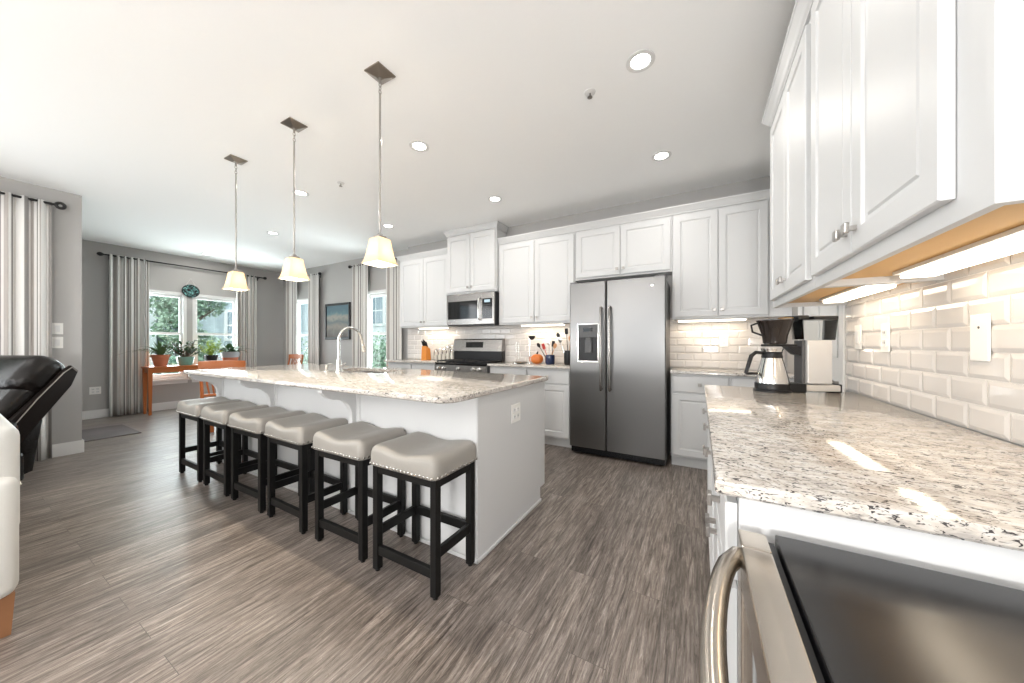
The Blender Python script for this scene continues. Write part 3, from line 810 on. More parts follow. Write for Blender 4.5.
# ------------------------------------------------------------------ refrigerator
fr = thing('refrigerator', 'stainless side-by-side refrigerator with dispenser in the left door', 'refrigerator', (-.745, 3.43, 0))
FW, FH = .475, 1.825
bm = B(); box(bm, -FW + .004, FW - .004, .07, YK - .02 - 3.43, .03, FH - .02, bev=.004)
for x in (-FW + .06, FW - .06):
    for y in (.12, .45): lathe(bm, [(.018, 0), (.018, .03)], x, y, 10)
obj('body', bm, M['darkgrey'], fr)
bm = B(); box(bm, -FW + .01, FW - .01, .035, .068, .02, .075, bev=.003)
for k in range(9): box(bm, -FW + .03, FW - .03, .031, .036, .026 + k * .005, .028 + k * .005)
obj('kick_grille', bm, M['blackplastic'], fr)
split = -.829 + .745
dl = B(); prism(dl, [(-FW, 0.066), (-FW, .012), (-FW + .012, 0), (split - .014, 0), (split - .003, .010), (split - .003, .066)], 'z', .085, FH)
bmesh.ops.bevel(dl, geom=[e for e in dl.edges if abs(e.verts[0].co.z - e.verts[1].co.z) < .001], offset=.004, segments=2, affect='EDGES')
dlo = obj('door', dl, M['steel'], fr, True, angle=30)
dlo['label'] = 'narrow freezer door with water dispenser'
dr_ = B(); prism(dr_, [(split + .003, 0.066), (split + .003, .010), (split + .014, 0), (FW - .012, 0), (FW, .012), (FW, .066)], 'z', .085, FH)
bmesh.ops.bevel(dr_, geom=[e for e in dr_.edges if abs(e.verts[0].co.z - e.verts[1].co.z) < .001], offset=.004, segments=2, affect='EDGES')
dro = obj('door', dr_, M['steel'], fr, True, angle=30)
dro['label'] = 'wide fresh food door with small round badge'
for x, par in ((split - .045, dlo), (split + .045, dro)):
    bm = B(); zt, zb = 1.565, .70
    P = [(x, -.002, zt - .02), (x, -.035, zt - .01), (x, -.048, zt - .06)] + [(x, -.048 - .006 * math.sin(PI * k / 8), zt - .06 - (zt - zb - .12) * k / 8) for k in range(1, 8)] + [(x, -.048, zb + .06), (x, -.035, zb + .01), (x, -.002, zb + .02)]
    tube(bm, P, .013, 12); obj('handle', bm, M['steelwarm'], par, True)
bm = B(); lathe(bm, [(.016, 0), (.016, .002), (.013, .003)], n=20); bmesh.ops.rotate(bm, cent=(0, 0, 0), matrix=Matrix.Rotation(R(90), 3, 'X'), verts=bm.verts)
bmesh.ops.translate(bm, vec=(.355, 0, 1.745), verts=bm.verts); obj('badge', bm, M['chrome'], dro, True)
# dispenser
dx0, dx1, dz0, dz1 = -.385, -.155, .985, 1.395
bm = B()
for (a0, a1, c0, c1) in ((dx0, dx0 + .013, dz0, dz1), (dx1 - .013, dx1, dz0, dz1), (dx0 + .013, dx1 - .013, dz1 - .013, dz1), (dx0 + .013, dx1 - .013, dz0, dz0 + .02)):
    box(bm, a0, a1, -.012, -.0003, c0, c1, bev=.003)
obj('dispenser_frame', bm, M['chrome'], dlo)
bm = B(); box(bm, dx0 + .013, dx1 - .013, -.010, -.0003, dz1 - .145, dz1 - .013, bev=.002)
obj('control_panel', bm, M['darkgrey'], dlo)
bm = B(); box(bm, dx0 + .065, dx1 - .065, -.0115, -.0101, dz1 - .085, dz1 - .045); obj('display', bm, M['blackglass'], dlo)
bm = B(); box(bm, dx0 + .013, dx1 - .013, -.003, -.0003, dz0 + .02, dz1 - .145)
obj('dispenser_well', bm, M['blackplastic'], dlo)
bm = B(); box(bm, dx0 + .085, dx1 - .07, -.022, -.0031, dz0 + .10, dz1 - .17, bev=.006); box(bm, dx0 + .095, dx1 - .08, -.03, -.0031, dz1 - .185, dz1 - .15, bev=.004)
obj('paddle', bm, M['darkgrey'], dlo)
bm = B(); box(bm, FW - .10, FW - .0, .02, .16, FH + .0005, FH + .018, bev=.004); box(bm, -FW, -FW + .08, .02, .16, FH + .0005, FH + .018, bev=.004); obj('hinge_cover', bm, M['darkgrey'], fr)

# ------------------------------------------------------------------ range
rg = thing('gas_range', 'stainless gas range between the back counters, behind the island', 'range', (-2.752, 3.47, 0))
RW = .423
bm = B(); box(bm, -RW, RW, .03, YK - .02 - 3.47, .03, .905, bev=.002)
for x in (-.36, .36):
    for y in (.08, .42): lathe(bm, [(.018, 0), (.018, .03)], x, y, 10)
obj('body', bm, M['darkgrey'], rg)
bm = B(); box(bm, -RW, RW, -.01, YK - .02 - 3.47, .9055, .928, bev=.006); obj('cooktop', bm, M['blackglass'], rg)
bm = B(); prism(bm, [(.028, .80), (-.012, .81), (-.012, .895), (.002, .904), (.028, .904)], 'x', -RW, RW); obj('control_panel', bm, M['steelwarm'], rg)
for x in (-.345, -.255, -.01, .235, .325):
    bm = B(); vs = lathe(bm, [(.025, 0), (.024, .012), (.019, .014), (.017, .032), (.012, .034)], n=18)
    box(bm, -.003, .003, -.017, .017, .03, .037)
    bmesh.ops.rotate(bm, cent=(0, 0, 0), matrix=Matrix.Rotation(R(90), 3, 'X'), verts=bm.verts); bmesh.ops.translate(bm, vec=(x, -.0125, .852), verts=bm.verts)
    obj('knob', bm, M['chrome'], rg, True)
bm = B(); box(bm, -RW + .004, RW - .004, -.012, .028, .20, .795, bev=.005)
od = obj('oven_door', bm, M['steelwarm'], rg)
bm = B(); box(bm, -.28, .28, -.014, -.0122, .32, .64, bev=.001); obj('oven_window', bm, M['blackglass'], od)
bm = B(); tube(bm, [(-.36, -.012, .735), (-.36, -.055, .735), (.36, -.055, .735), (.36, -.012, .735)], .011, 10); obj('handle', bm, M['chrome'], od, True)
bm = B(); box(bm, -RW + .004, RW - .004, -.008, .028, .05, .195, bev=.004); obj('drawer', bm, M['steelwarm'], rg)
# backguard
gy = YK - .03 - 3.47
bm = B(); prism(bm, [(gy - .075, .929), (gy - .085, .95), (gy - .085, 1.075), (gy, 1.075), (gy, .929)], 'x', -RW + .01, RW - .01); obj('backguard', bm, M['blackplastic'], rg)
bm = B(); prism(bm, [(gy - .10, 1.0755), (gy - .075, 1.235), (gy - .055, 1.25), (gy, 1.25), (gy, 1.0755)], 'x', -RW + .006, RW - .006, bev=.002)
bgd = obj('control_panel', bm, M['steelwarm'], rg)
bm = B(); prism(bm, [(gy - .0935, 1.125), (gy - .0815, 1.205), (gy - .078, 1.205), (gy - .09, 1.125)], 'x', -.19, .11); obj('display', bm, M['blackglass'], bgd)
def grate(cx):
    bm = B(); w, y0, y1, z = .125, .03, .37, .954
    for x in (-w, 0, w): box(bm, cx + x - .006, cx + x + .006, y0, y1, z - .012, z, bev=.002, seg=1)
    for y in (y0, (y0 + y1) / 2 - .08, (y0 + y1) / 2 + .08, y1): box(bm, cx - w - .006, cx + w + .006, y - .006, y + .006, z - .013, z - .001, bev=.002, seg=1)
    for x in (-w, w):
        for y in (y0, y1): box(bm, cx + x - .007, cx + x + .007, y - .007, y + .007, .929, z - .012)
    obj('grate', bm, M['blackmetal'], rg)
for cx in (-.275, 0, .275): grate(cx)
for cx, cy in ((-.275, .11), (-.275, .29), (0, .2), (.275, .11), (.275, .29)):
    bm = B(); lathe(bm, [(.042, .9285), (.042, .936), (.03, .940), (.012, .941)], cx, cy, 18); obj('burner', bm, M['blackmetal'], rg, True)

# ------------------------------------------------------------------ microwave
mw = thing('microwave', 'stainless over-the-range microwave with black window', 'microwave', (-2.733, 3.66, 1.43))
MWH = .437
bm = B(); box(bm, -.40, .40, .03, YK - .02 - 3.66, .0, MWH, bev=.003); obj('body', bm, M['blackplastic'], mw)
bm = B(); box(bm, -.40, .205, 0, .029, .012, MWH - .002, bev=.004); md = obj('door', bm, M['steelwarm'], mw)
bm = B(); box(bm, -.37, .150, -.002, -.0003, .09, MWH - .10, bev=.001); obj('window', bm, M['blackglass'], md)
bm = B(); tube(bm, [(.178, -.001, .07), (.178, -.035, .09), (.178, -.042, .16), (.178, -.044, .22), (.178, -.042, .28), (.178, -.035, .35), (.178, -.001, .37)], .010, 10); obj('handle', bm, M['chrome'], md, True)
bm = B(); box(bm, .207, .40, 0, .029, .012, MWH - .002, bev=.004); mp_ = obj('control_panel', bm, M['steelwarm'], mw)
bm = B(); box(bm, .218, .372, -.002, -.0003, .085, MWH - .085, bev=.001); kp = obj('keypad', bm, M['blackglass'], mp_)
bm = B()
for r_ in range(6):
    for c_ in range(3): box(bm, .237 + c_ * .042, .262 + c_ * .042, -.0032, -.0021, .10 + r_ * .032, .112 + r_ * .032)
obj('button', bm, M['darkgrey'], mp_)
bm = B(); box(bm, .25, .34, -.0032, -.0021, .30, .335); obj('display', bm, mat('clock_display', (.02, .02, .02), .3, emit=(.6, .8, .9), es=.6), mp_)

# ------------------------------------------------------------------ black-topped undercounter appliance at the lower right
AX, AZ = .062, .853
ap = thing('beverage_cooler', 'stainless undercounter cooler with black glossy top and curved handle, lower right', 'cooler', (AX, .737, 0), ROT)
# local x: 0..w toward -Y ; local y: 0..d toward +X
aw, ad = .60, .60
bm = B(); box(bm, .004, aw - .004, .052, ad, .02, AZ - .03, bev=.003)
for x in (.05, aw - .05):
    for y in (.1, ad - .06): lathe(bm, [(.02, 0), (.02, .02)], x, y, 10)
obj('body', bm, M['blackplastic'], ap)
bm = B(); box(bm, 0, aw, .054, ad, AZ - .0295, AZ, bev=.002); obj('top_panel', bm, mat('black_satin_top', (.012, .012, .013), .22), ap)
bm = B()
box(bm, 0, .06, 0, .042, .10, AZ - .004, bev=.003); box(bm, aw - .06, aw, 0, .042, .10, AZ - .004, bev=.003)
box(bm, .06, aw - .06, 0, .042, AZ - .075, AZ - .004, bev=.003); box(bm, .06, aw - .06, 0, .042, .10, .16, bev=.003)
ad_ = obj('door', bm, M['steelnear'], ap)
bm = B(); box(bm, .06, aw - .06, .008, .035, .16, AZ - .075); obj('door_glass', bm, M['blackglass'], ad_)
bm = B()
P = []
for k in range(15):
    a = PI * k / 14; P.append((.035 + (aw - .07) * k / 14, -.002 - .046 * math.sin(a) ** .6, AZ - .035))
tube(bm, P, .0145, 14); obj('handle', bm, M['steelnear'], ad_, True)
bm = B(); box(bm, .01, aw - .01, .043, .051, .10, AZ - .012); obj('gasket', bm, M['blackplastic'], ap)

# ------------------------------------------------------------------ ceiling lights
def globe_mat(name, col, e_):
    m = bpy.data.materials.new(name); m.use_nodes = True
    n = m.node_tree.nodes; l = m.node_tree.links; n.clear()
    o = n.new('ShaderNodeOutputMaterial'); a = n.new('ShaderNodeBsdfTransparent'); e = n.new('ShaderNodeEmission'); x = n.new('ShaderNodeAddShader')
    a.inputs[0].default_value = (.9, .9, .9, 1); e.inputs[0].default_value = (*col, 1); e.inputs[1].default_value = e_
    l.new(a.outputs[0], x.inputs[0]); l.new(e.outputs[0], x.inputs[1]); l.new(x.outputs[0], o.inputs[0]); return m
M['bulb'] = globe_mat('glowing_bulb', (1, .86, .66), 4)
M['fillglobe'] = globe_mat('opal_fill_globe', (1, 1, 1), .6)
def pendant(loc, label, first=None):
    if first: return dup(first, loc, 0, label)
    t = thing('pendant_light', label, 'pendant', loc, 0, 'island pendants')
    Z = -(CEIL)   # local origin at ceiling; z negative downwards
    bm = B(); s_ = .07
    for (a, b_, c_) in ((.07, -.0005, .07), (.07, -.006, .06), (.02, -.018, .015)): pass
    r0 = ring(bm, [(x * .062, y * .062, -.0005) for x, y in ((-1, -1), (1, -1), (1, 1), (-1, 1))]); r1 = ring(bm, [(x * .062, y * .062, -.007) for x, y in ((-1, -1), (1, -1), (1, 1), (-1, 1))])
    r2 = ring(bm, [(x * .018, y * .018, -.028) for x, y in ((-1, -1), (1, -1), (1, 1), (-1, 1))])
    bridge(bm, r0, r1); bridge(bm, r1, r2); bm.faces.new(r2); bm.faces.new(r0)
    obj('canopy', bm, M['bronze'], t)
    bm = B(); tube(bm, [(0, 0, -.028), (0, 0, -.06)], .008, 8)
    for k in range(3):
        cz = -.07 - k * .022
        P = [(.008 * math.cos(a) * (1 if k % 2 else 0), .008 * math.cos(a) * (0 if k % 2 else 1), cz + .015 * math.sin(a)) for a in [2 * PI * j / 10 for j in range(11)]]
        tube(bm, P, .0025, 6)
    obj('chain', bm, M['nickel'], t, True)
    bm = B(); tube(bm, [(0, 0, -.12), (0, 0, -.955)], .006, 10); obj('rod', bm, M['nickel'], t, True)
    ZS = 1.81 - CEIL
    bm = B(); lathe(bm, [(.02, ZS - .02), (.036, ZS - .015), (.036, ZS + .012), (.02, ZS + .018), (.009, ZS + .03)], n=4, a0=PI / 4); obj('socket_cap', bm, M['nickel'], t)
    bm = B()
    def sq(h, z): 
        P = []
        for i in range(4):
            a = PI / 4 + i * PI / 2; b_ = a + PI / 2
            p = (h * math.sqrt(2) * math.cos(a), h * math.sqrt(2) * math.sin(a)); q = (h * math.sqrt(2) * math.cos(b_), h * math.sqrt(2) * math.sin(b_))
            for k in range(6):
                u = k / 6; x, y = p[0] + (q[0] - p[0]) * u, p[1] + (q[1] - p[1]) * u
                P.append((x, y, z))
        return P
    zs = [(.034, ZS - .001), (.042, ZS - .006), (.048, ZS - .05), (.056, ZS - .10), (.064, ZS - .135), (.072, ZS - .148), (.074, ZS - .154)]
    o_ = [ring(bm, sq(h, z)) for h, z in zs]; i_ = [ring(bm, sq(h - .004, z)) for h, z in reversed(zs)]
    al = o_ + i_
    for a, b_ in zip(al, al[1:]): bridge(bm, a, b_)
    bridge(bm, al[-1], al[0])
    obj('shade', bm, M['shade'], t, True, angle=60)
    bm = B(); lathe(bm, [(.003, ZS - .115), (.022, ZS - .105), (.028, ZS - .085), (.022, ZS - .06), (.012, ZS - .04), (.012, ZS - .02)], n=16); obj('bulb', bm, M['bulb'], t, True)
    o = lamp('POINT', 'pendant_lamp', (0, 0, ZS - .085), 20, .025, (0, 0, 0), (1, .86, .66)); o.parent = t
    return t
p1 = pendant((-1.647, 1.33, CEIL), 'nearest glass pendant, hanging over the sink-side end of the island')
p1['label'] = 'nearest and largest-looking glass pendant over the island'
pendant((-2.583, 1.335, CEIL), 'middle glass pendant over the island', p1)
pendant((-3.517, 1.34, CEIL), 'farthest glass pendant over the dining end of the island', p1)

def downlight(x, y, label, first=None, group='recessed ceiling lights'):
    if first: return dup(first, (x, y, CEIL), 0, label)
    t = thing('recessed_light', label, 'ceiling light', (x, y, CEIL), 0, group)
    bm = B(); n = 28
    rs = [ring(bm, [(r * math.cos(2 * PI * i / n), r * math.sin(2 * PI * i / n), z) for i in range(n)]) for r, z in ((.078, -.0004), (.078, -.004), (.060, -.007), (.052, -.003), (.052, -.0004))]
    for a, b_ in zip(rs, rs[1:]): bridge(bm, a, b_)
    obj('trim_ring', bm, M['trim'], t, True)
    bm = B(); lathe(bm, [(.0515, -.0004), (.050, -.0035), (.03, -.005)], n=24); obj('diffuser', bm, M['lamp'], t)
    o = lamp('AREA', 'recessed_lamp', (0, 0, -.009), DL_POWER, .10, (0, 0, 0), (1, .955, .89)); o.parent = t
    return t
d1_ = downlight(-.29, 2.0, 'largest recessed light, near the top right')
for x, y, l_ in ((-1.98, 1.98, 'recessed light right of the nearest pendant'), (-.28, 3.1, 'recessed light in front of the refrigerator cabinets'), (-1.975, 3.12, 'recessed light in front of the tall microwave cabinet'),
                 (-3.70, 1.98, 'recessed light beside the middle pendant rod'), (-7.7, 2.51, 'farthest recessed light, over the plant table'), (-5.4, 2.5, 'recessed light over the dining table, between the two far pendants'),
                 (-3.70, 3.12, 'recessed light in front of the left kitchen cabinets')):
    downlight(x, y, l_, d1_)
for x, y in ((-5.0, -.6), (-2.6, -.9), (-.6, -.9), (-5.0, -3.2), (-2.6, -3.2), (-.6, -3.2)):  # unseen downlights added over the living room for ambient light
    downlight(x, y, 'unseen recessed light added in the living room ceiling', d1_)
# unseen ceiling lamp added behind the camera to light the kitchen
ll = thing('ceiling_fill_lamp', 'unseen round living room ceiling lamp added behind the camera', 'ceiling light', (-1.5, -2.3, CEIL))
bm = B(); lathe(bm, [(.17, -.0005), (.17, -.03), (.155, -.035)], n=32); obj('fill_lamp_base', bm, M['nickel'], ll, True)
bm = B(); lathe(bm, [(.15, -.0355), (.14, -.07), (.09, -.095), (.02, -.105)], n=32); obj('fill_lamp_shade', bm, M['lamp'], ll, True)
o = lamp('POINT', 'living_fill_lamp', (0, 0, -.20), LIVING_FILL, .09, (0, 0, 0), (1, .97, .93)); o.parent = ll

def standing_fill(x, y, h, power, label, name, floor=0.):  # unseen lamps added in the living room to brighten ceiling and walls
    t = thing(name, label, 'lamp', (x, y, floor))
    bm = B(); lathe(bm, [(.13, 0), (.13, .015), (.02, .03)], n=24); obj('base', bm, M['nickel'], t, True)
    bm = B(); tube(bm, [(0, 0, .02), (0, 0, h - .13)], .010, 10); obj('pole', bm, M['nickel'], t, True)
    bm = B(); lathe(bm, [(.03, h - .13), (.09, h - .10), (.13, h - .04), (.14, h + .02), (.12, h + .07), (.05, h + .12)], n=24); obj('fill_lamp_shade', bm, M['fillglobe'], t, True)
    o = lamp('POINT', 'standing_fill_light', (0, 0, h + .0), power, .13, (0, 0, 0), (1, .975, .95)); o.parent = t
standing_fill(-1.6, -2.0, 2.0, FLOOR_FILL, 'unseen tall globe lamp added behind the camera, nearer the kitchen', 'floor_fill_lamp')
standing_fill(-4.6, -2.4, 2.0, FLOOR_FILL, 'unseen tall globe lamp added behind the white sofa', 'floor_fill_lamp')
standing_fill(.25, -1.6, 1.15, LOW_FILL * 1.25, 'unseen short globe lamp added behind the camera by the right wall', 'floor_fill_lamp')
standing_fill(-3.0, -2.9, 1.15, LOW_FILL, 'unseen short globe lamp added in the middle of the living room', 'floor_fill_lamp')

def sprinkler(x, y, label):
    t = thing('sprinkler', label, 'sprinkler', (x, y, CEIL))
    bm = B(); lathe(bm, [(.035, -.0005), (.034, -.004), (.012, -.008)], n=20); obj('escutcheon', bm, M['trim'], t, True)
    bm = B(); lathe(bm, [(.006, -.008), (.006, -.03), (.016, -.032), (.016, -.034)], n=14); obj('sprinkler_head', bm, M['nickel'], t, True)
sprinkler(-.607, 2.09, 'white ceiling sprinkler near the largest recessed light')
sprinkler(-3.12, 2.05, 'small white ceiling sprinkler between the pendant rods')

# ------------------------------------------------------------------ coffee maker
cm = thing('coffee_maker', 'drip coffee maker with steel carafe and dark brew basket on the near counter', 'coffee maker', (.452, 2.30, CT), R(22))
cm.scale = (.9, .9, .9)
# local x from -.22 (carafe) to +.20 (tower)
bm = B(); box(bm, -.085, .20, -.055, .055, .008, .045, bev=.006); obj('base', bm, mat('silver_satin_base', (.60, .58, .55), .3, .4), cm)
bm = B(); lathe(bm, [(.092, .0), (.092, .01), (.085, .014)], -.13, 0, 28); obj('hotplate', bm, M['blackplastic'], cm)
bm = B(); box(bm, .201, .215, -.045, .045, .0, .05, bev=.005); obj('end_cap', bm, M['blackplastic'], cm)
bm = B(); box(bm, -.10, .02, -.0605, .0605, .0, .052, bev=.005); obj('base_cover', bm, M['blackplastic'], cm)
bm = B(); box(bm, .03, .16, -.05, .05, .0525, .305, bev=.005); obj('tower', bm, mat('silver_satin_housing', (.62, .61, .60), .3, .35), cm)
bm = B(); box(bm, .012, .0295, -.035, .035, .0525, .305, bev=.003); obj('tower_back', bm, M['darkgrey'], cm)
bm = B()
for (x, y, sx, sy) in ((.10, 0, 1, 1),):
    o0 = ring(bm, [(-.0 + a, b_, .306) for a, b_ in ((.01, -.05), (.175, -.05), (.175, .05), (.01, .05))]); o1 = ring(bm, [(a, b_, .425) for a, b_ in ((.0, -.055), (.185, -.055), (.185, .055), (.0, .055))])
    i1 = ring(bm, [(a, b_, .425) for a, b_ in ((.003, -.052), (.182, -.052), (.182, .052), (.003, .052))]); i0 = ring(bm, [(a, b_, .310) for a, b_ in ((.013, -.047), (.172, -.047), (.172, .047), (.013, .047))])
    bridge(bm, o0, o1); bridge(bm, o1, i1); bridge(bm, i1, i0); bm.faces.new(o0); bm.faces.new(i0)
obj('water_tank', bm, M['clear'], cm)
bm = B(); box(bm, .06, .187, -.057, .057, .4255, .445, bev=.004); box(bm, -.005, .055, -.03, .03, .4255, .452, bev=.006); obj('tank_lid', bm, M['blackplastic'], cm)
bm = B(); tube(bm, [(.03, 0, .435), (-.05, 0, .438), (-.10, 0, .435)], .006, 8); obj('outlet_arm', bm, M['chrome'], cm, True)
bm = B(); box(bm, -.175, -.01, -.03, .03, .268, .282, bev=.003); prism(bm, [(-.06, .268), (.011, .268), (.011, .215), (-.01, .22)], 'y', -.028, .028); obj('basket_arm', bm, M['blackplastic'], cm)
bm = B(); lathe(bm, [(.05, .283), (.058, .29), (.062, .33), (.088, .415), (.092, .42), (.092, .425), (.04, .432)], -.115, 0, 28)
bk = obj('brew_basket', bm, mat('smoky_plastic', (.018, .013, .011), .14), cm, True)
bm = B(); tube(bm, [(-.205, 0, .41), (-.245, 0, .395), (-.238, 0, .355), (-.185, 0, .335)], .006, 8); obj('handle', bm, M['blackplastic'], bk, True)
cf = B(); lathe(cf, [(.078, .0145), (.084, .02), (.084, .05), (.078, .09), (.062, .16), (.048, .215), (.046, .225), (.055, .25), (.056, .256)], -.13, 0, 32)
cfo = obj('carafe', cf, M['chrome'], cm, True)
bm = B(); lathe(bm, [(.0855, .0145), (.0865, .045), (.0835, .052)], -.13, 0, 32, cap=False); obj('carafe_band', bm, M['blackplastic'], cfo, True); bm = B(); lathe(bm, [(.0535, .20), (.051, .215), (.0485, .226), (.052, .236)], -.13, 0, 32, cap=False); obj('carafe_collar', bm, M['blackplastic'], cfo, True)
bm = B(); tube(bm, [(-.175, 0, .228), (-.22, 0, .232), (-.245, 0, .21), (-.262, 0, .15), (-.275, 0, .105)], [.010, .011, .012, .011, .010], 10); tube(bm, [(-.275, 0, .105), (-.212, 0, .105)], .008, 8); obj('carafe_handle', bm, M['blackplastic'], cfo, True)

# ------------------------------------------------------------------ things on the back counters
kb = thing('knife_block', 'orange-brown wooden knife block on the counter left of the range', 'knife block', (-3.66, 3.80, CT))
bm = B(); prism(bm, [(-.055, 0), (.06, 0), (.045, .17), (-.04, .215)], 'x', -.05, .05, bev=.005); obj('block', bm, mat('knife_block_wood', (.62, .22, .03), .4), kb)
for i in range(3):
    for j in range(2):
        bm = B(); x = -.028 + i * .028; y = -.02 + j * .03; z = .205 - j * .016
        tube(bm, [(x, y, z), (x - .004, y - .02, z + .05 + .02 * (i % 2)), (x - .006, y - .035, z + .09 + .02 * (i % 2))], [.009, .010, .009], 8)
        obj('knife', bm, M['blackplastic'], kb, True)
def jar(x, y, h, r, label):
    t = thing('glass_jar', label, 'jar', (x, y, CT), 0, 'glass jars on the counter left of the range')
    bm = B(); lathe(bm, [(r * .92, .001), (r, .01), (r, h * .86), (r * .88, h * .93), (r * .88, h)], n=20, cap=False); lathe(bm, [(r * .9, .001), (r * .9, .004)], n=20); obj('jar_body', bm, M['clear'], t, True)
    bm = B(); lathe(bm, [(r * .94, h), (r * .94, h + .018), (r * .7, h + .024), (.012, h + .026), (.014, h + .04)], n=20); obj('lid', bm, M['chrome'], t, True)
    bm = B(); lathe(bm, [(r * .85, .006), (r * .86, h * .55), (r * .5, h * .6)], n=16); obj('contents', bm, M['paper'], t, True)
for i, (x, h, r) in enumerate(((-3.53, .13, .036), (-3.45, .15, .037), (-3.37, .16, .038), (-3.29, .19, .038), (-3.208, .21, .036))):
    jar(x, 3.885, h, r, ['shortest glass jar, farthest left in the row', 'second glass jar from the left', 'middle glass jar of the row', 'second tallest glass jar in the row', 'tallest glass jar, touching the range end of the row'][i])
pth = thing('towel_stand', 'slim steel kitchen roll stand right of the range', 'stand', (-2.08, 3.84, CT))
bm = B(); lathe(bm, [(.075, 0), (.075, .012), (.02, .018)], n=24); obj('base', bm, M['chrome'], pth, True)
bm = B()
for dx in (-.02, .02): tube(bm, [(dx, 0, .015), (dx, 0, .26)], .003, 8)
tube(bm, [(-.02, 0, .26), (0, 0, .275), (.02, 0, .26)], .003, 8); obj('rod', bm, M['chrome'], pth, True)
ls = thing('ladle_stand', 'thin upright stand with a dark ladle on top beside the kitchen roll stand', 'ladle', (-1.92, 3.87, CT))
bm = B(); lathe(bm, [(.05, 0), (.05, .008), (.008, .012)], n=20); tube(bm, [(0, 0, .01), (0, 0, .32)], .004, 8); obj('stand', bm, M['chrome'], ls, True)
bm = B(); lathe(bm, [(.012, .30), (.03, .312), (.042, .335), (.045, .352), (.040, .350), (.03, .325)], .035, 0, 18, cap=False); obj('ladle_bowl', bm, M['blackmetal'], ls, True)
dsh = thing('dish', 'shallow dark dish on the counter left of the orange pumpkin pot', 'dish', (-1.95, 3.68, CT))
bm = B(); lathe(bm, [(.05, 0), (.07, .012), (.088, .028), (.084, .028), (.065, .014), (.03, .008)], n=28); obj('bowl', bm, M['nickel'], dsh, True)
pp = thing('pumpkin_pot', 'round orange ribbed pumpkin pot on the back counter', 'pot', (-1.75, 3.74, CT))
bm = B(); n = 32; rs = []
for k in range(10):
    a = -PI / 2 + PI * (k + .6) / 10.2; z = .062 + .062 * math.sin(a)
    rs.append(ring(bm, [((.078 * math.cos(a) ** .8) * (1 + .06 * math.cos(8 * (2 * PI * i / n))) * math.cos(2 * PI * i / n), (.078 * math.cos(a) ** .8) * (1 + .06 * math.cos(8 * (2 * PI * i / n))) * math.sin(2 * PI * i / n), z) for i in range(n)]))
for a, b_ in zip(rs, rs[1:]): bridge(bm, a, b_)
bm.faces.new(rs[-1]); bm.faces.new(list(reversed(rs[0])))
obj('pot_body', bm, M['pumpkin'], pp, True, angle=80)
bm = B(); tube(bm, [(0, 0, .118), (.004, 0, .14), (.014, 0, .155)], [.014, .009, .007], 8); obj('stem', bm, M['blackmetal'], pp, True)
bm = B(); tube(bm, [(-.07, 0, .085), (-.11, 0, .075), (-.10, 0, .035), (-.07, 0, .03)], .006, 8); obj('handle', bm, M['pumpkin'], pp, True)
def crock(x, y, m, r, h, label, ut, name='utensil_crock'):
    t = thing(name, label, 'crock', (x, y, CT))
    bm = B(); lathe(bm, [(r * .85, 0), (r, .02), (r * 1.02, h * .8), (r * .95, h), (r * .88, h), (r * .88, .012), (.01, .01)], n=24); obj('crock_body', bm, m, t, True)
    for (dx, dy, tx, ty, L, mm, kind) in ut:
        bm = B(); b0 = Vector((dx * .5, dy * .5, .015)); b1 = Vector((tx, ty, L))
        tube(bm, [b0, b0.lerp(b1, .5), b1], [.005, .005, .004], 8)
        dirv = (b1 - b0).normalized()
        m4 = Matrix.Translation(b1 + dirv * .02) @ Vector((0, 0, 1)).rotation_difference(dirv).to_matrix().to_4x4()
        if kind == 'spoon':
            vs = lathe(bm, [(.002, -.03), (.018, -.012), (.024, .01), (.015, .032), (.004, .038)], n=12, sy=.35)
        else:
            vs = box(bm, -.020, .020, -.004, .004, -.025, .045, bev=.003)
        bmesh.ops.transform(bm, matrix=m4, verts=[v for v in vs if v.is_valid])
        obj('utensil', bm, mm, t, True)
    return t
crock(-1.585, 3.76, M['navy'], .058, .115, 'navy utensil crock beside the orange pumpkin pot', [(-.03, 0, -.13, -.02, .21, M['blackplastic'], 'spoon'), (-.02, .02, -.08, .01, .19, M['redfab'], 'flat'), (.01, 0, -.02, .01, .24, M['chrome'], 'spoon'), (.02, .01, .03, .02, .22, M['blackplastic'], 'flat'), (.0, -.02, .06, -.01, .20, M['tanwood'], 'spoon')])
crock(-1.36, 3.78, M['blackmetal'], .05, .17, 'black utensil holder tucked against the refrigerator', [(-.02, 0, -.12, 0, .33, M['blackplastic'], 'spoon'), (-.02, .01, -.09, -.02, .27, M['chrome'], 'flat'), (.01, 0, -.02, 0, .37, M['blackplastic'], 'flat'), (.01, .02, .02, .01, .29, M['tanwood'], 'spoon')])

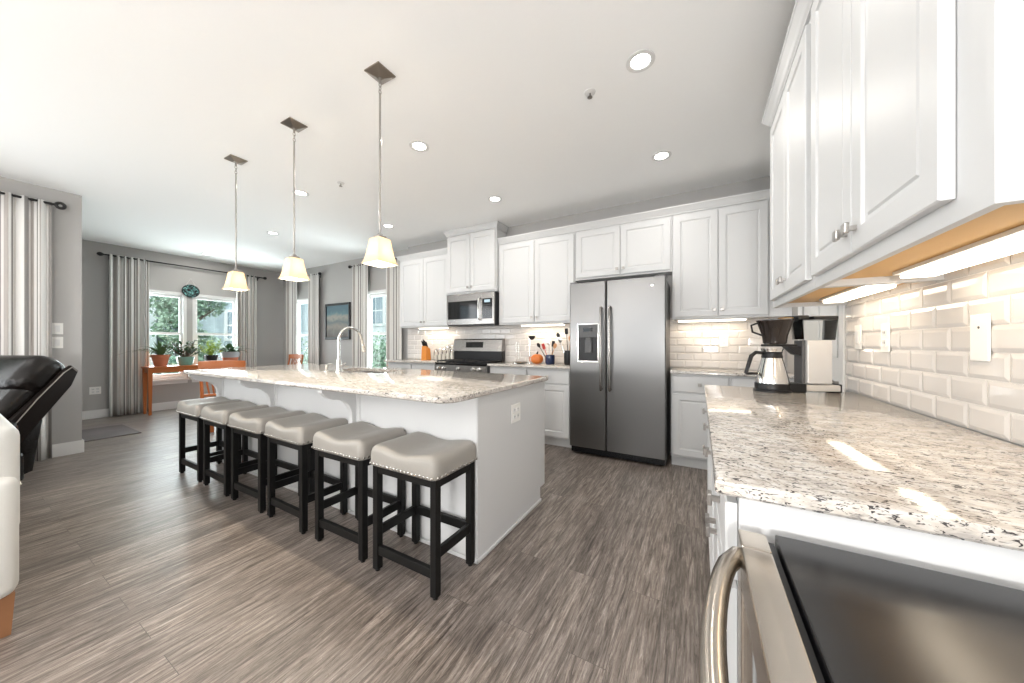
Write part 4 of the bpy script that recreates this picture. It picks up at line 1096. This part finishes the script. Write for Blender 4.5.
# ------------------------------------------------------------------ curtains
def curtain(name, label, axis, fix, a0, a1, z0, z1, folds, flare=0., group='striped curtains', amp=.034, stripe=1.25):
    """hangs in plane axis at fix (centre); a0..a1 along the other axis"""
    me = bpy.data.meshes.new(name); bm = B()
    lay = bm.verts.layers.float.new('cloth_u')
    nu, nv = folds * 12, 10; rows = []
    rnd = random.Random(hash(label) % 1000 if False else sum(map(ord, label)))
    ph = [rnd.uniform(-.5, .5) for _ in range(folds + 2)]
    for j in range(nv + 1):
        v = j / nv; z = z1 + (z0 - z1) * v; row = []
        for i in range(nu + 1):
            u = i / nu; f = u * folds; k = int(f)
            s_ = math.sin(2 * PI * f + ph[min(k, folds)] * .5 * v)
            am = amp * (.75 + .25 * v) * (1 + .3 * ph[min(k, folds)])
            c = (a0 + a1) / 2; w = (a1 - a0) * (1 + flare * v)
            p = c + (u - .5) * w + .3 * amp * math.sin(4 * PI * f + 1) * .4
            d = fix + am * s_
            co = (p, d, z) if axis == 'x' else (d, p, z)
            vv = bm.verts.new(co); vv[lay] = u * folds * .5 * stripe; row.append(vv)
        rows.append(row)
    for a, b_ in zip(rows, rows[1:]): bridge(bm, a, b_, closed=False)
    bmesh.ops.recalc_face_normals(bm, faces=bm.faces)
    bm.to_mesh(me); bm.free(); me.materials.append(M['curtain'])
    for p in me.polygons: p.use_smooth = True
    o = bpy.data.objects.new(name, me); C.objects.link(o)
    md_ = o.modifiers.new('thick', 'SOLIDIFY'); md_.thickness = .003
    tag(o, label, 'curtain', group); return o
curtain('curtain', 'striped curtain at the left edge, behind the black recliner', 'y', XN + .09, .02, .645, .012, 2.63, 7, amp=.026)
curtain('curtain', 'striped curtain left of the plant table', 'y', XL + .085, 1.46, 1.905, .012, 2.615, 6, .0)
curtain('curtain', 'striped curtain right of the plant table', 'y', XL + .085, 3.13, 3.49, .012, 2.615, 5)
curtain('curtain', 'curtain on the left of the corner dining window', 'x', YB - .085, -8.02, -7.58, .012, 2.625, 4)
curtain('curtain', 'curtain between the corner dining window and the seascape', 'x', YB - .085, -7.16, -6.78, .012, 2.625, 5)
curtain('curtain', 'curtain between the seascape and the window by the kitchen', 'x', YB - .085, -5.70, -5.25, .012, 2.65, 6)
curtain('curtain', 'curtain touching the left kitchen wall cabinet', 'x', YB - .085, -4.77, -4.38, .012, 2.65, 5)
def rod(label, axis, fix, a0, a1, z, wallpos, ringfin=False):
    t = thing('curtain_rod', label, 'curtain rod', ((a0, fix, z) if axis == 'x' else (fix, a0, z)))
    L = a1 - a0
    def V(a, d, zz): return (a, d, zz) if axis == 'x' else (d, a, zz)
    bm = B(); tube(bm, [V(0, 0, 0), V(L, 0, 0)], .012, 10); obj('rod', bm, M['blackmetal'], t, True)
    for e in ((0, -1), (L, 1)):
        bm = B()
        if ringfin:
            P = [V(e[0] + e[1] * (.035 + .027 * math.cos(a)), 0, .027 * math.sin(a)) for a in [2 * PI * k / 16 for k in range(17)]]
            tube(bm, P, .014, 8)
        else:
            P = [V(e[0], 0, 0), V(e[0] + e[1] * .012, 0, 0), V(e[0] + e[1] * .03, 0, 0), V(e[0] + e[1] * .055, 0, 0), V(e[0] + e[1] * .075, 0, 0), V(e[0] + e[1] * .085, 0, 0)]
            tube(bm, P, [.012, .012, .026, .032, .022, .006], 12)
        obj('finial', bm, M['blackmetal'], t, True)
    for a in (.06 * (1 if not ringfin else .4), L - (.06 if not ringfin else .02)):
        bm = B(); d = wallpos - fix; tube(bm, [V(a, d * .98, -.03), V(a, d * .6, -.03), V(a, .0, -.012)], .006, 8); box(bm, *( (a - .012, a + .012, d * .98, d * .93) if axis == 'x' else (d * .98, d * .93, a - .012, a + .012)), -.06, .0)
        obj('bracket', bm, M['blackmetal'], t)
rod('black curtain rod with ring end at the left edge', 'y', XN + .09, -2.4, .665, 2.612, XN, True)
rod('long black curtain rod above the plant table windows', 'y', XL + .085, 1.42, 3.60, 2.595, XL)
rod('short black curtain rod in the far dining corner', 'x', YB - .085, -8.04, -6.79, 2.605, YB)
rod('short black curtain rod over the window by the kitchen', 'x', YB - .085, -5.72, -4.37, 2.632, YB)

# ------------------------------------------------------------------ wall art
pc = thing('framed_picture', 'black-framed seascape painting between the dining curtains', 'picture', (-6.26, YB, 1.62))
bm = B(); w, h, f = .40, .36, .045
box(bm, -w, w, -.03, -.001, h - f, h, bev=.004); box(bm, -w, w, -.03, -.001, -h, -h + f, bev=.004); box(bm, -w, -w + f, -.03, -.001, -h + f, h - f, bev=.004); box(bm, w - f, w, -.03, -.001, -h + f, h - f, bev=.004)
obj('frame', bm, M['blackwood'], pc)
bm = B(); box(bm, -w + f, w - f, -.016, -.002, -h + f, h - f); obj('canvas', bm, M['painting'], pc)
og = thing('hanging_ornament', 'dark teal round ornament hung between the two windows', 'ornament', (XL + .022, 2.46, 2.16))
bm = B(); lathe(bm, [(.118, -.008), (.123, 0), (.118, .008)], n=32, sy=.92); bmesh.ops.rotate(bm, cent=(0, 0, 0), matrix=Matrix.Rotation(R(90), 3, 'Y'), verts=bm.verts)
obj('disc', bm, M['artglass'], og)
bm = B(); tube(bm, [(0, .12 * math.cos(a), .12 * .95 * math.sin(a)) for a in [2 * PI * k / 28 for k in range(29)]], .008, 8); obj('rim', bm, M['blackmetal'], og, True)
bm = B(); tube(bm, [(0, -.07, .10), (-.008, 0, .23), (0, .07, .10)], .003, 6); obj('hanging_cord', bm, M['paper'], og)

# ------------------------------------------------------------------ console table and plants
ct = thing('console_table', 'long narrow orange-brown wooden table under the far windows', 'table', (-8.0, 2.475, 0))
TW, TD, TH_ = .68, .16, .795
bm = B(); box(bm, -TD, TD, -TW, TW, TH_ - .025, TH_, bev=.004); obj('tabletop', bm, M['orangewood'], ct)
bm = B()
for sx in (-1, 1): box(bm, sx * (TD - .03) - .01, sx * (TD - .03) + .01, -TW + .07, TW - .07, TH_ - .105, TH_ - .0255)
for sy in (-1, 1): box(bm, -TD + .04, TD - .04, sy * (TW - .04) - .01, sy * (TW - .04) + .01, TH_ - .105, TH_ - .0255)
obj('apron', bm, M['orangewood'], ct)
for sx in (-1, 1):
    for sy in (-1, 1):
        bm = B(); cx, cy = sx * (TD - .03), sy * (TW - .04)
        r0 = ring(bm, [(cx + a * .016, cy + b_ * .016, 0) for a, b_ in ((-1, -1), (1, -1), (1, 1), (-1, 1))]); r1 = ring(bm, [(cx + a * .027, cy + b_ * .027, TH_ - .0255) for a, b_ in ((-1, -1), (1, -1), (1, 1), (-1, 1))])
        bridge(bm, r0, r1); bm.faces.new(r1); bm.faces.new(r0); obj('leg', bm, M['orangewood'], ct)

def leafblade(bm, base_, tip, w, droop=0., n=7, up=Vector((0, 0, 1)), fold=.25, shape='aloe'):
    base_, tip = Vector(base_), Vector(tip); d = tip - base_; L = d.length
    side = d.normalized().cross(up)
    if side.length < .1: side = Vector((1, 0, 0))
    side.normalize(); nrm = side.cross(d.normalized()).normalized()
    ls, rs_, ms = [], [], []
    for i in range(n + 1):
        u = i / n
        if shape == 'aloe': ww = w * (1 - u) ** .8 * .5 + .0008
        else: ww = w * .5 * math.sin(PI * min(1, max(.02, u)) ** .85) + .001
        c = base_ + d * u + Vector((0, 0, -droop * u * u)) + Vector((0, 0, droop * .6 * math.sin(PI * u)))
        ls.append(bm.verts.new(c - side * ww + nrm * ww * fold)); rs_.append(bm.verts.new(c + side * ww + nrm * ww * fold)); ms.append(bm.verts.new(c - nrm * .0015))
    for i in range(n):
        bm.faces.new((ls[i], ms[i], ms[i + 1], ls[i + 1])); bm.faces.new((ms[i], rs_[i], rs_[i + 1], ms[i + 1]))

def pot(t, prof, m, n=28, name='pot'):
    bm = B(); lathe(bm, prof, n=n); obj(name, bm, m, t, True)
    ztop = max(z for _, z in prof); r = [r_ for r_, z in prof if z == ztop][0]
    bm = B(); lathe(bm, [(r * .9, ztop - .025), (r * .88, ztop - .012), (.01, ztop - .008)], n=20); obj('soil', bm, M['soil'], t, True)

rnd = random.Random(3)
PZ = TH_
a1_ = thing('potted_aloe', 'spiky aloe in a terracotta pot, left end of the wooden table', 'plant', (-7.98, 1.985, PZ))
pot(a1_, [(.075, 0), (.105, .15), (.105, .152), (.118, .155), (.118, .195), (.10, .195), (.095, .13)], M['terracotta'])
bm = B()
for k in range(26):
    a = rnd.uniform(0, 2 * PI); el = rnd.uniform(.30, 1.35); L = rnd.uniform(.26, .42)
    leafblade(bm, (.02 * math.cos(a), .02 * math.sin(a), .18), (L * math.cos(a) * math.cos(el), L * math.sin(a) * math.cos(el), .18 + L * math.sin(el) * .8), .056, droop=.12 * math.cos(el))
for dy, z in ((-.50, .30), (.48, .33), (.42, .10)): leafblade(bm, (0, 0, .18), (.05, dy, z), .026, droop=.10, n=10)
obj('leaves', bm, M['aloe'], a1_)
a2_ = thing('potted_jade', 'dark bushy jade plant in a teal green pot', 'plant', (-7.98, 2.30, PZ))
pot(a2_, [(.08, 0), (.10, .03), (.115, .12), (.12, .15), (.105, .15), (.10, .1)], M['teal'])
bm = B(); bl = B()
for k in range(22):
    a = rnd.uniform(0, 2 * PI); el = rnd.uniform(.35, 1.4); L = rnd.uniform(.15, .33)
    tip = Vector((L * math.cos(a) * math.cos(el), L * math.sin(a) * math.cos(el) * 1.1, .14 + L * math.sin(el)))
    tube(bm, [(0, 0, .12), (tip.x * .6, tip.y * .6, .12 + (tip.z - .12) * .6), tip], [.008, .006, .003], 6)
    for j in range(14):
        p = Vector((0, 0, .13)).lerp(tip, rnd.uniform(.45, 1.05)); dv = Vector((rnd.uniform(-1, 1), rnd.uniform(-1, 1), rnd.uniform(-.3, 1))).normalized() * rnd.uniform(.035, .055)
        leafblade(bl, p, p + dv, .034, n=4, shape='oval')
obj('stem', bm, M['bark'], a2_, True); obj('leaves', bl, M['jade'], a2_)
a3_ = thing('potted_fern', 'yellow-green leafy plant in a dark pot', 'plant', (-7.98, 2.655, PZ))
pot(a3_, [(.07, 0), (.10, .14), (.105, .17), (.09, .17), (.085, .12)], M['blackmetal'])
bm = B()
for k in range(46):
    a = rnd.uniform(0, 2 * PI); el = rnd.uniform(.3, 1.45); L = rnd.uniform(.18, .36)
    tip = Vector((L * math.cos(a) * math.cos(el) * .8, L * math.sin(a) * math.cos(el), .15 + L * math.sin(el)))
    leafblade(bm, (0, 0, .15), tip, .016, droop=.06)
    for j in range(4):
        p = Vector((0, 0, .15)).lerp(tip, rnd.uniform(.5, 1)); leafblade(bm, p, p + Vector((rnd.uniform(-.05, .05), rnd.uniform(-.06, .06), rnd.uniform(-.01, .05))), .026, n=4, shape='oval')
obj('leaves', bm, M['lime'], a3_)
a4_ = thing('potted_houseplant', 'broad-leaved green plant in a grey and terracotta pot, right end of the table', 'plant', (-7.98, 2.95, PZ))
bm = B(); lathe(bm, [(.09, 0), (.11, .05), (.128, .11), (.128, .115)], n=28); obj('pot_bottom', bm, M['terracotta'], a4_, True)
pot(a4_, [(.129, .1155), (.140, .16), (.145, .225), (.13, .225), (.12, .13)], mat('grey_glaze', (.36, .37, .39), .4))
bm = B()
for k in range(40):
    a = rnd.uniform(0, 2 * PI); el = rnd.uniform(.1, 1.3); L = rnd.uniform(.16, .33)
    leafblade(bm, (.05 * math.cos(a), .05 * math.sin(a), .21), (L * math.cos(a) * math.cos(el), L * math.sin(a) * math.cos(el) * 1.1, .21 + L * math.sin(el) * .8), .06, droop=.05, shape='oval')
leafblade(bm, (0, .05, .22), (.05, .40, .30), .045, droop=.05, shape='oval')
obj('leaves', bm, M['leaf'], a4_)

# ------------------------------------------------------------------ dining set
dt = thing('dining_table', 'dark wooden dining table behind the island', 'table', (-6.2, 2.7, 0))
bm = B(); box(bm, -.42, .42, -.32, .32, .765, .795, bev=.006); obj('tabletop', bm, mat('dark_table_wood', (.10, .035, .02), .3), dt)
bm = B(); box(bm, -.36, .36, -.26, .26, .68, .7645); obj('apron', bm, M['orangewood'], dt)
for sx in (-1, 1):
    for sy in (-1, 1):
        bm = B(); box(bm, sx * .34 - .03, sx * .34 + .03, sy * .24 - .03, sy * .24 + .03, 0, .6795, bev=.004); obj('leg', bm, M['orangewood'], dt)
def chair(label):
    """dining chair, back at +y side, facing -y"""
    t = thing('dining_chair', label, 'chair', (0, 0, 0), 0, 'wooden dining chairs')
    m = M['orangewood']
    bm = B(); box(bm, -.22, .22, -.22, .20, .435, .465, bev=.01); obj('seat', bm, M['orangewood'], t)
    for sx in (-1, 1):
        bm = B(); box(bm, sx * .19 - .018, sx * .19 + .018, -.20, -.164, 0, .4345, bev=.003); obj('leg', bm, m, t)
        bm = B(); tube(bm, [(sx * .20, .235, 0), (sx * .20, .215, .45), (sx * .205, .235, .7), (sx * .21, .28, .945)], [.018, .020, .017, .015], 8); obj('leg', bm, m, t, True)
    bm = B(); nn = 10; rs = []
    for i in range(nn + 1):
        x = -.225 + .45 * i / nn; cy = .272 + .03 * (1 - (x / .225) ** 2)
        rs.append(ring(bm, [(x, cy - .012, .885), (x, cy + .012, .885), (x, cy + .014, .965 + .01 * (1 - (x / .225) ** 2)), (x, cy - .010, .965 + .01 * (1 - (x / .225) ** 2))]))
    for a, b_ in zip(rs, rs[1:]): bridge(bm, a, b_)
    bm.faces.new(rs[0]); bm.faces.new(rs[-1]); obj('top_rail', bm, m, t)
    bm = B(); box(bm, -.185, .185, .215, .235, .53, .56); obj('lower_rail', bm, m, t)
    for k in range(7):
        x = -.15 + .05 * k; bm = B(); tube(bm, [(x * .9, .225, .56), (x, .245, .68), (x * 1.05, .272 + .025, .886)], [.009, .010, .008], 8); obj('slat', bm, m, t, True)
    bm = B()
    for sx in (-1, 1): box(bm, sx * .19 - .009, sx * .19 + .009, -.164, .20, .17, .20)
    box(bm, -.18, .18, -.02, .0, .176, .196); obj('stretcher', bm, m, t)
    return t
ch = chair('orange wooden dining chair at the end of the island, its slats showing under the granite')
ch.location = (-5.41, 1.97, 0); ch.rotation_euler = (0, 0, R(-120))
dup(ch, (-6.80, 3.28, 0), R(2), 'orange wooden dining chair before the corner dining window')
#dup(ch, (-5.40, 2.42, 0), R(-94), 'orange wooden dining chair on the island side of the table, farther in')

bm = B(); box(bm, -7.3, -6.42, .92, 1.42, .001, .012, bev=.003); tag(obj('rug', bm, M['rug']), 'small dark grey rug on the floor by the left wall end', 'rug')

# ------------------------------------------------------------------ black recliner and white sofa
def cushion(bm, x0, x1, y0, y1, z0, z1, r=.06, seg=5, mtx=None, mi=0):
    return box(bm, x0, x1, y0, y1, z0, z1, bev=r, seg=seg, mtx=mtx, mi=mi)
# recliner faces -Y, backrest leans back toward +Y
rc = thing('recliner', 'black leather recliner at the left edge in front of the curtain', 'armchair', (-5.08, -.07, 0), R(26))
rc.scale = (.97, .97, .96)
bm = B(); box(bm, -.42, .42, -.42, .36, .05, .30, bev=.03, seg=3); obj('base', bm, M['blackleather'], rc, True)
bm = B(); cushion(bm, -.30, .30, -.48, .22, .302, .50, .06); obj('seat', bm, M['blackleather'], rc, True)
tilt = Matrix.Translation((0, .20, .42)) @ Matrix.Rotation(R(-33), 4, 'X')
bm = B(); cushion(bm, -.34, .34, -.10, .10, .0, .50, .07, mtx=tilt)
back = obj('backrest', bm, M['blackleather'], rc, True)
bm = B(); cushion(bm, -.36, .36, -.155, .11, .42, .79, .105, seg=6, mtx=tilt)
pil = obj('headrest', bm, M['blackleather'], rc, True)
for sx in (-1, 1):
    bm = B(); prism(bm, [(-.03, .02), (.03, -.12), (.15, -.10), (.165, .60), (.13, .74), (.06, .76), (.04, .70), (.02, .40)], 'x', sx * .365 - .02, sx * .365 + .02, bev=.006)
    bmesh.ops.transform(bm, matrix=tilt, verts=bm.verts); wg = obj('side_wing', bm, mat('black_brown_leather', (.010, .007, .006), .5, spec=.15), rc, True)
    bm = B(); P = [tilt @ Vector((sx * .388, a, b_)) for a, b_ in ((.03, .10), (.03, .40), (.05, .68), (.07, .745), (.125, .73))]
    tube(bm, P, .004, 6); obj('piping', bm, M['seam'], wg, True)
    bm = B(); cushion(bm, sx * .40 - .10, sx * .40 + .10, -.46, .30, .18, .60, .07); obj('armrest', bm, M['blackleather'], rc, True)
bm = B(); prism(bm, [(.30, .06), (.44, .10), (.50, .55), (.36, .55)], 'x', -.36, .36, bev=.02); obj('back_panel', bm, M['blackleather'], rc, True)
bm = B()
for sx in (-1, 1):
    for y in (-.3, .28): lathe(bm, [(.03, 0), (.03, .05)], sx * .33, y, 12)
obj('foot', bm, M['blackplastic'], rc)

sf = thing('sofa', 'white leather sofa with tapered wooden feet at the left edge', 'sofa', (-3.42, -.27, 0))
# local: x -1..1, y back at +.46
bm = B(); cushion(bm, -1.0, 1.0, -.42, .455, .17, .42, .035); obj('frame', bm, M['whiteleather'], sf, True)
bm = B(); cushion(bm, -1.0, 1.0, .21, .47, .38, .865, .06); obj('backrest', bm, M['whiteleather'], sf, True)
for sx in (-1, 1):
    bm = B(); cushion(bm, sx * .92 - .11, sx * .92 + .11, -.44, .465, .165, .66, .05); obj('armrest', bm, M['whiteleather'], sf, True)
for k in range(2):
    bm = B(); cushion(bm, -.80 + k * .805, -.80 + k * .805 + .795, -.46, .24, .40, .55, .05); obj('seat_cushion', bm, M['whiteleather'], sf, True)
bm = B(); tube(bm, [(1.004, .44, .60), (1.006, .0, .60), (1.004, -.40, .60)], .004, 6); tube(bm, [(.95, .47, .60), (0, .474, .60), (-.95, .47, .60)], .004, 6); obj('seam', bm, M['paper'], sf, True)
for sx in (-1, 1):
    for y in (-.36, .43):
        bm = B(); cx = sx * .955
        r0 = ring(bm, [(cx + a * .017, y + b_ * .017, 0) for a, b_ in ((-1, -1), (1, -1), (1, 1), (-1, 1))]); r1 = ring(bm, [(cx + a * .026, y + b_ * .026, .169) for a, b_ in ((-1, -1), (1, -1), (1, 1), (-1, 1))])
        bridge(bm, r0, r1); bm.faces.new(r1); bm.faces.new(r0); obj('foot', bm, mat('walnut_foot', (.26, .12, .055), .45), sf)

# ------------------------------------------------------------------ outside
GZ = -3.0
bm = B(); box(bm, -60, 10, -25, 45, GZ - .2, GZ); g = obj('ground', bm, M['grass']); g['kind'] = 'structure'; g['label'] = 'grass outside the windows'; g['category'] = 'ground'
def house(label, x0, x1, y0, y1, h, m, wins, name='neighbour_house'):
    t = thing(name, label, 'house', ((x0 + x1) / 2, (y0 + y1) / 2, GZ)); cx, cy = (x0 + x1) / 2, (y0 + y1) / 2
    bm = B(); box(bm, x0 - cx, x1 - cx, y0 - cy, y1 - cy, 0, h); obj('wall', bm, m, t)
    bm = B(); prism(bm, [(y0 - cy - .4, h), (y1 - cy + .4, h), (0, h + 2.2)], 'x', x0 - cx - .3, x1 - cx + .3); obj('roof', bm, M['roof'], t)
    for (face, a, z, w, hh) in wins:
        bm = B(); b2 = B()
        if face == 'y':   # on the y0 side
            box(bm, a - cx - w / 2 - .1, a - cx + w / 2 + .1, y0 - cy - .06, y0 - cy - .001, z - GZ - .1, z - GZ + hh + .1)
            for i in range(2):
                for j in range(2): box(b2, a - cx - w / 2 + i * w / 2 + .03, a - cx - w / 2 + (i + 1) * w / 2 - .03, y0 - cy - .075, y0 - cy - .061, z - GZ + j * hh / 2 + .03, z - GZ + (j + 1) * hh / 2 - .03)
        else:             # on the x1 side
            box(bm, x1 - cx + .001, x1 - cx + .06, a - cy - w / 2 - .1, a - cy + w / 2 + .1, z - GZ - .1, z - GZ + hh + .1)
            for i in range(2):
                for j in range(2): box(b2, x1 - cx + .061, x1 - cx + .075, a - cy - w / 2 + i * w / 2 + .03, a - cy - w / 2 + (i + 1) * w / 2 - .03, z - GZ + j * hh / 2 + .03, z - GZ + (j + 1) * hh / 2 - .03)
        f = obj('window', bm, M['trim'], t); obj('pane', b2, mat('dark_pane', (.18, .24, .28), .1), f)
    return t
house('white-sided house beyond the window by the kitchen', -21.0, -10.5, 12.5, 20, 9, M['siding_white'], [('y', -15.75, 2.25, 1.15, 1.5), ('y', -12.9, 2.25, 1.15, 1.5), ('y', -18.7, 2.25, 1.15, 1.5)])
house('pale house beyond the corner dining window', -34, -22.5, 12.5, 20, 9, M['siding_white'], [('y', -24.3, 2.6, 1.1, 1.4), ('y', -28, 2.6, 1.1, 1.4), ('x', 14.5, 2, 1, 1.4)])
house('blue-grey sided house beyond the two dining windows', -34, -21, 7.15, 11.9, 8, M['siding_blue'], [('x', 7.95, 1.4, .7, 1.4), ('x', 9.8, 1.4, 1.0, 1.4)])
house('pale white-sided house left of the tall tree outside', -34, -23.5, -2.5, 5.7, 8, M['siding_white'], [('x', 4.6, 1.3, .8, 1.4), ('x', 2.0, 1.3, .8, 1.4)])

def tree(label, x, y, z0, h, r, n=7000, s_=.08, group='trees outside', name='garden_tree'):
    t = thing(name, label, 'tree', (x, y, z0), 0, group); rd = random.Random(int(abs(x * 31 + y * 17)))
    bm = B(); tube(bm, [(0, 0, 0), (.05, 0, h * .4), (0, .05, h * .8)], [r * .09, r * .07, r * .03], 8)
    for k in range(6):
        a = rd.uniform(0, 2 * PI); z = h * rd.uniform(.35, .6); tube(bm, [(0, 0, z), (r * .5 * math.cos(a), r * .5 * math.sin(a), z + r * .5)], [r * .04, r * .015], 6)
    obj('trunk', bm, M['bark'], t, True)
    bm = B()
    blobs = [(Vector((rd.uniform(-.5, .5) * r, rd.uniform(-.5, .5) * r, h * rd.uniform(.40, .86))), r * rd.uniform(.4, .62)) for _ in range(14)]
    for k in range(n):
        c, rr_ = blobs[k % 14]
        d = Vector((rd.gauss(0, 1), rd.gauss(0, 1), rd.gauss(0, 1))).normalized() * rr_ * rd.uniform(.6, 1.05)
        p = c + d; q = s_ * rd.uniform(.6, 1.3)
        e1 = Vector((rd.uniform(-1, 1), rd.uniform(-1, 1), rd.uniform(-1, 1))).normalized() * q; e2 = e1.cross(Vector((rd.uniform(-1, 1), rd.uniform(-1, 1), rd.uniform(-1, 1)))).normalized() * q * .6
        bm.faces.new([bm.verts.new(v) for v in (p - e1, p - e2, p + e1, p + e2)])
    obj('crown', bm, M['foliage'], t)
tree('tall leafy green tree seen through both dining windows', -17.0, 5.05, GZ, 8.8, 1.35, 9000, .08)
tree('low leafy shrub tree below the window by the kitchen', -11.2, 8.9, GZ, 4.4, 1.5, 4500, .07)
tree('low leafy shrub tree below the corner dining window', -17.2, 9.4, GZ, 4.2, 1.6, 4500, .07)
tree('low leafy shrub outside under the two dining windows', -13.4, 3.6, GZ, 3.6, 1.5, 4500, .07)
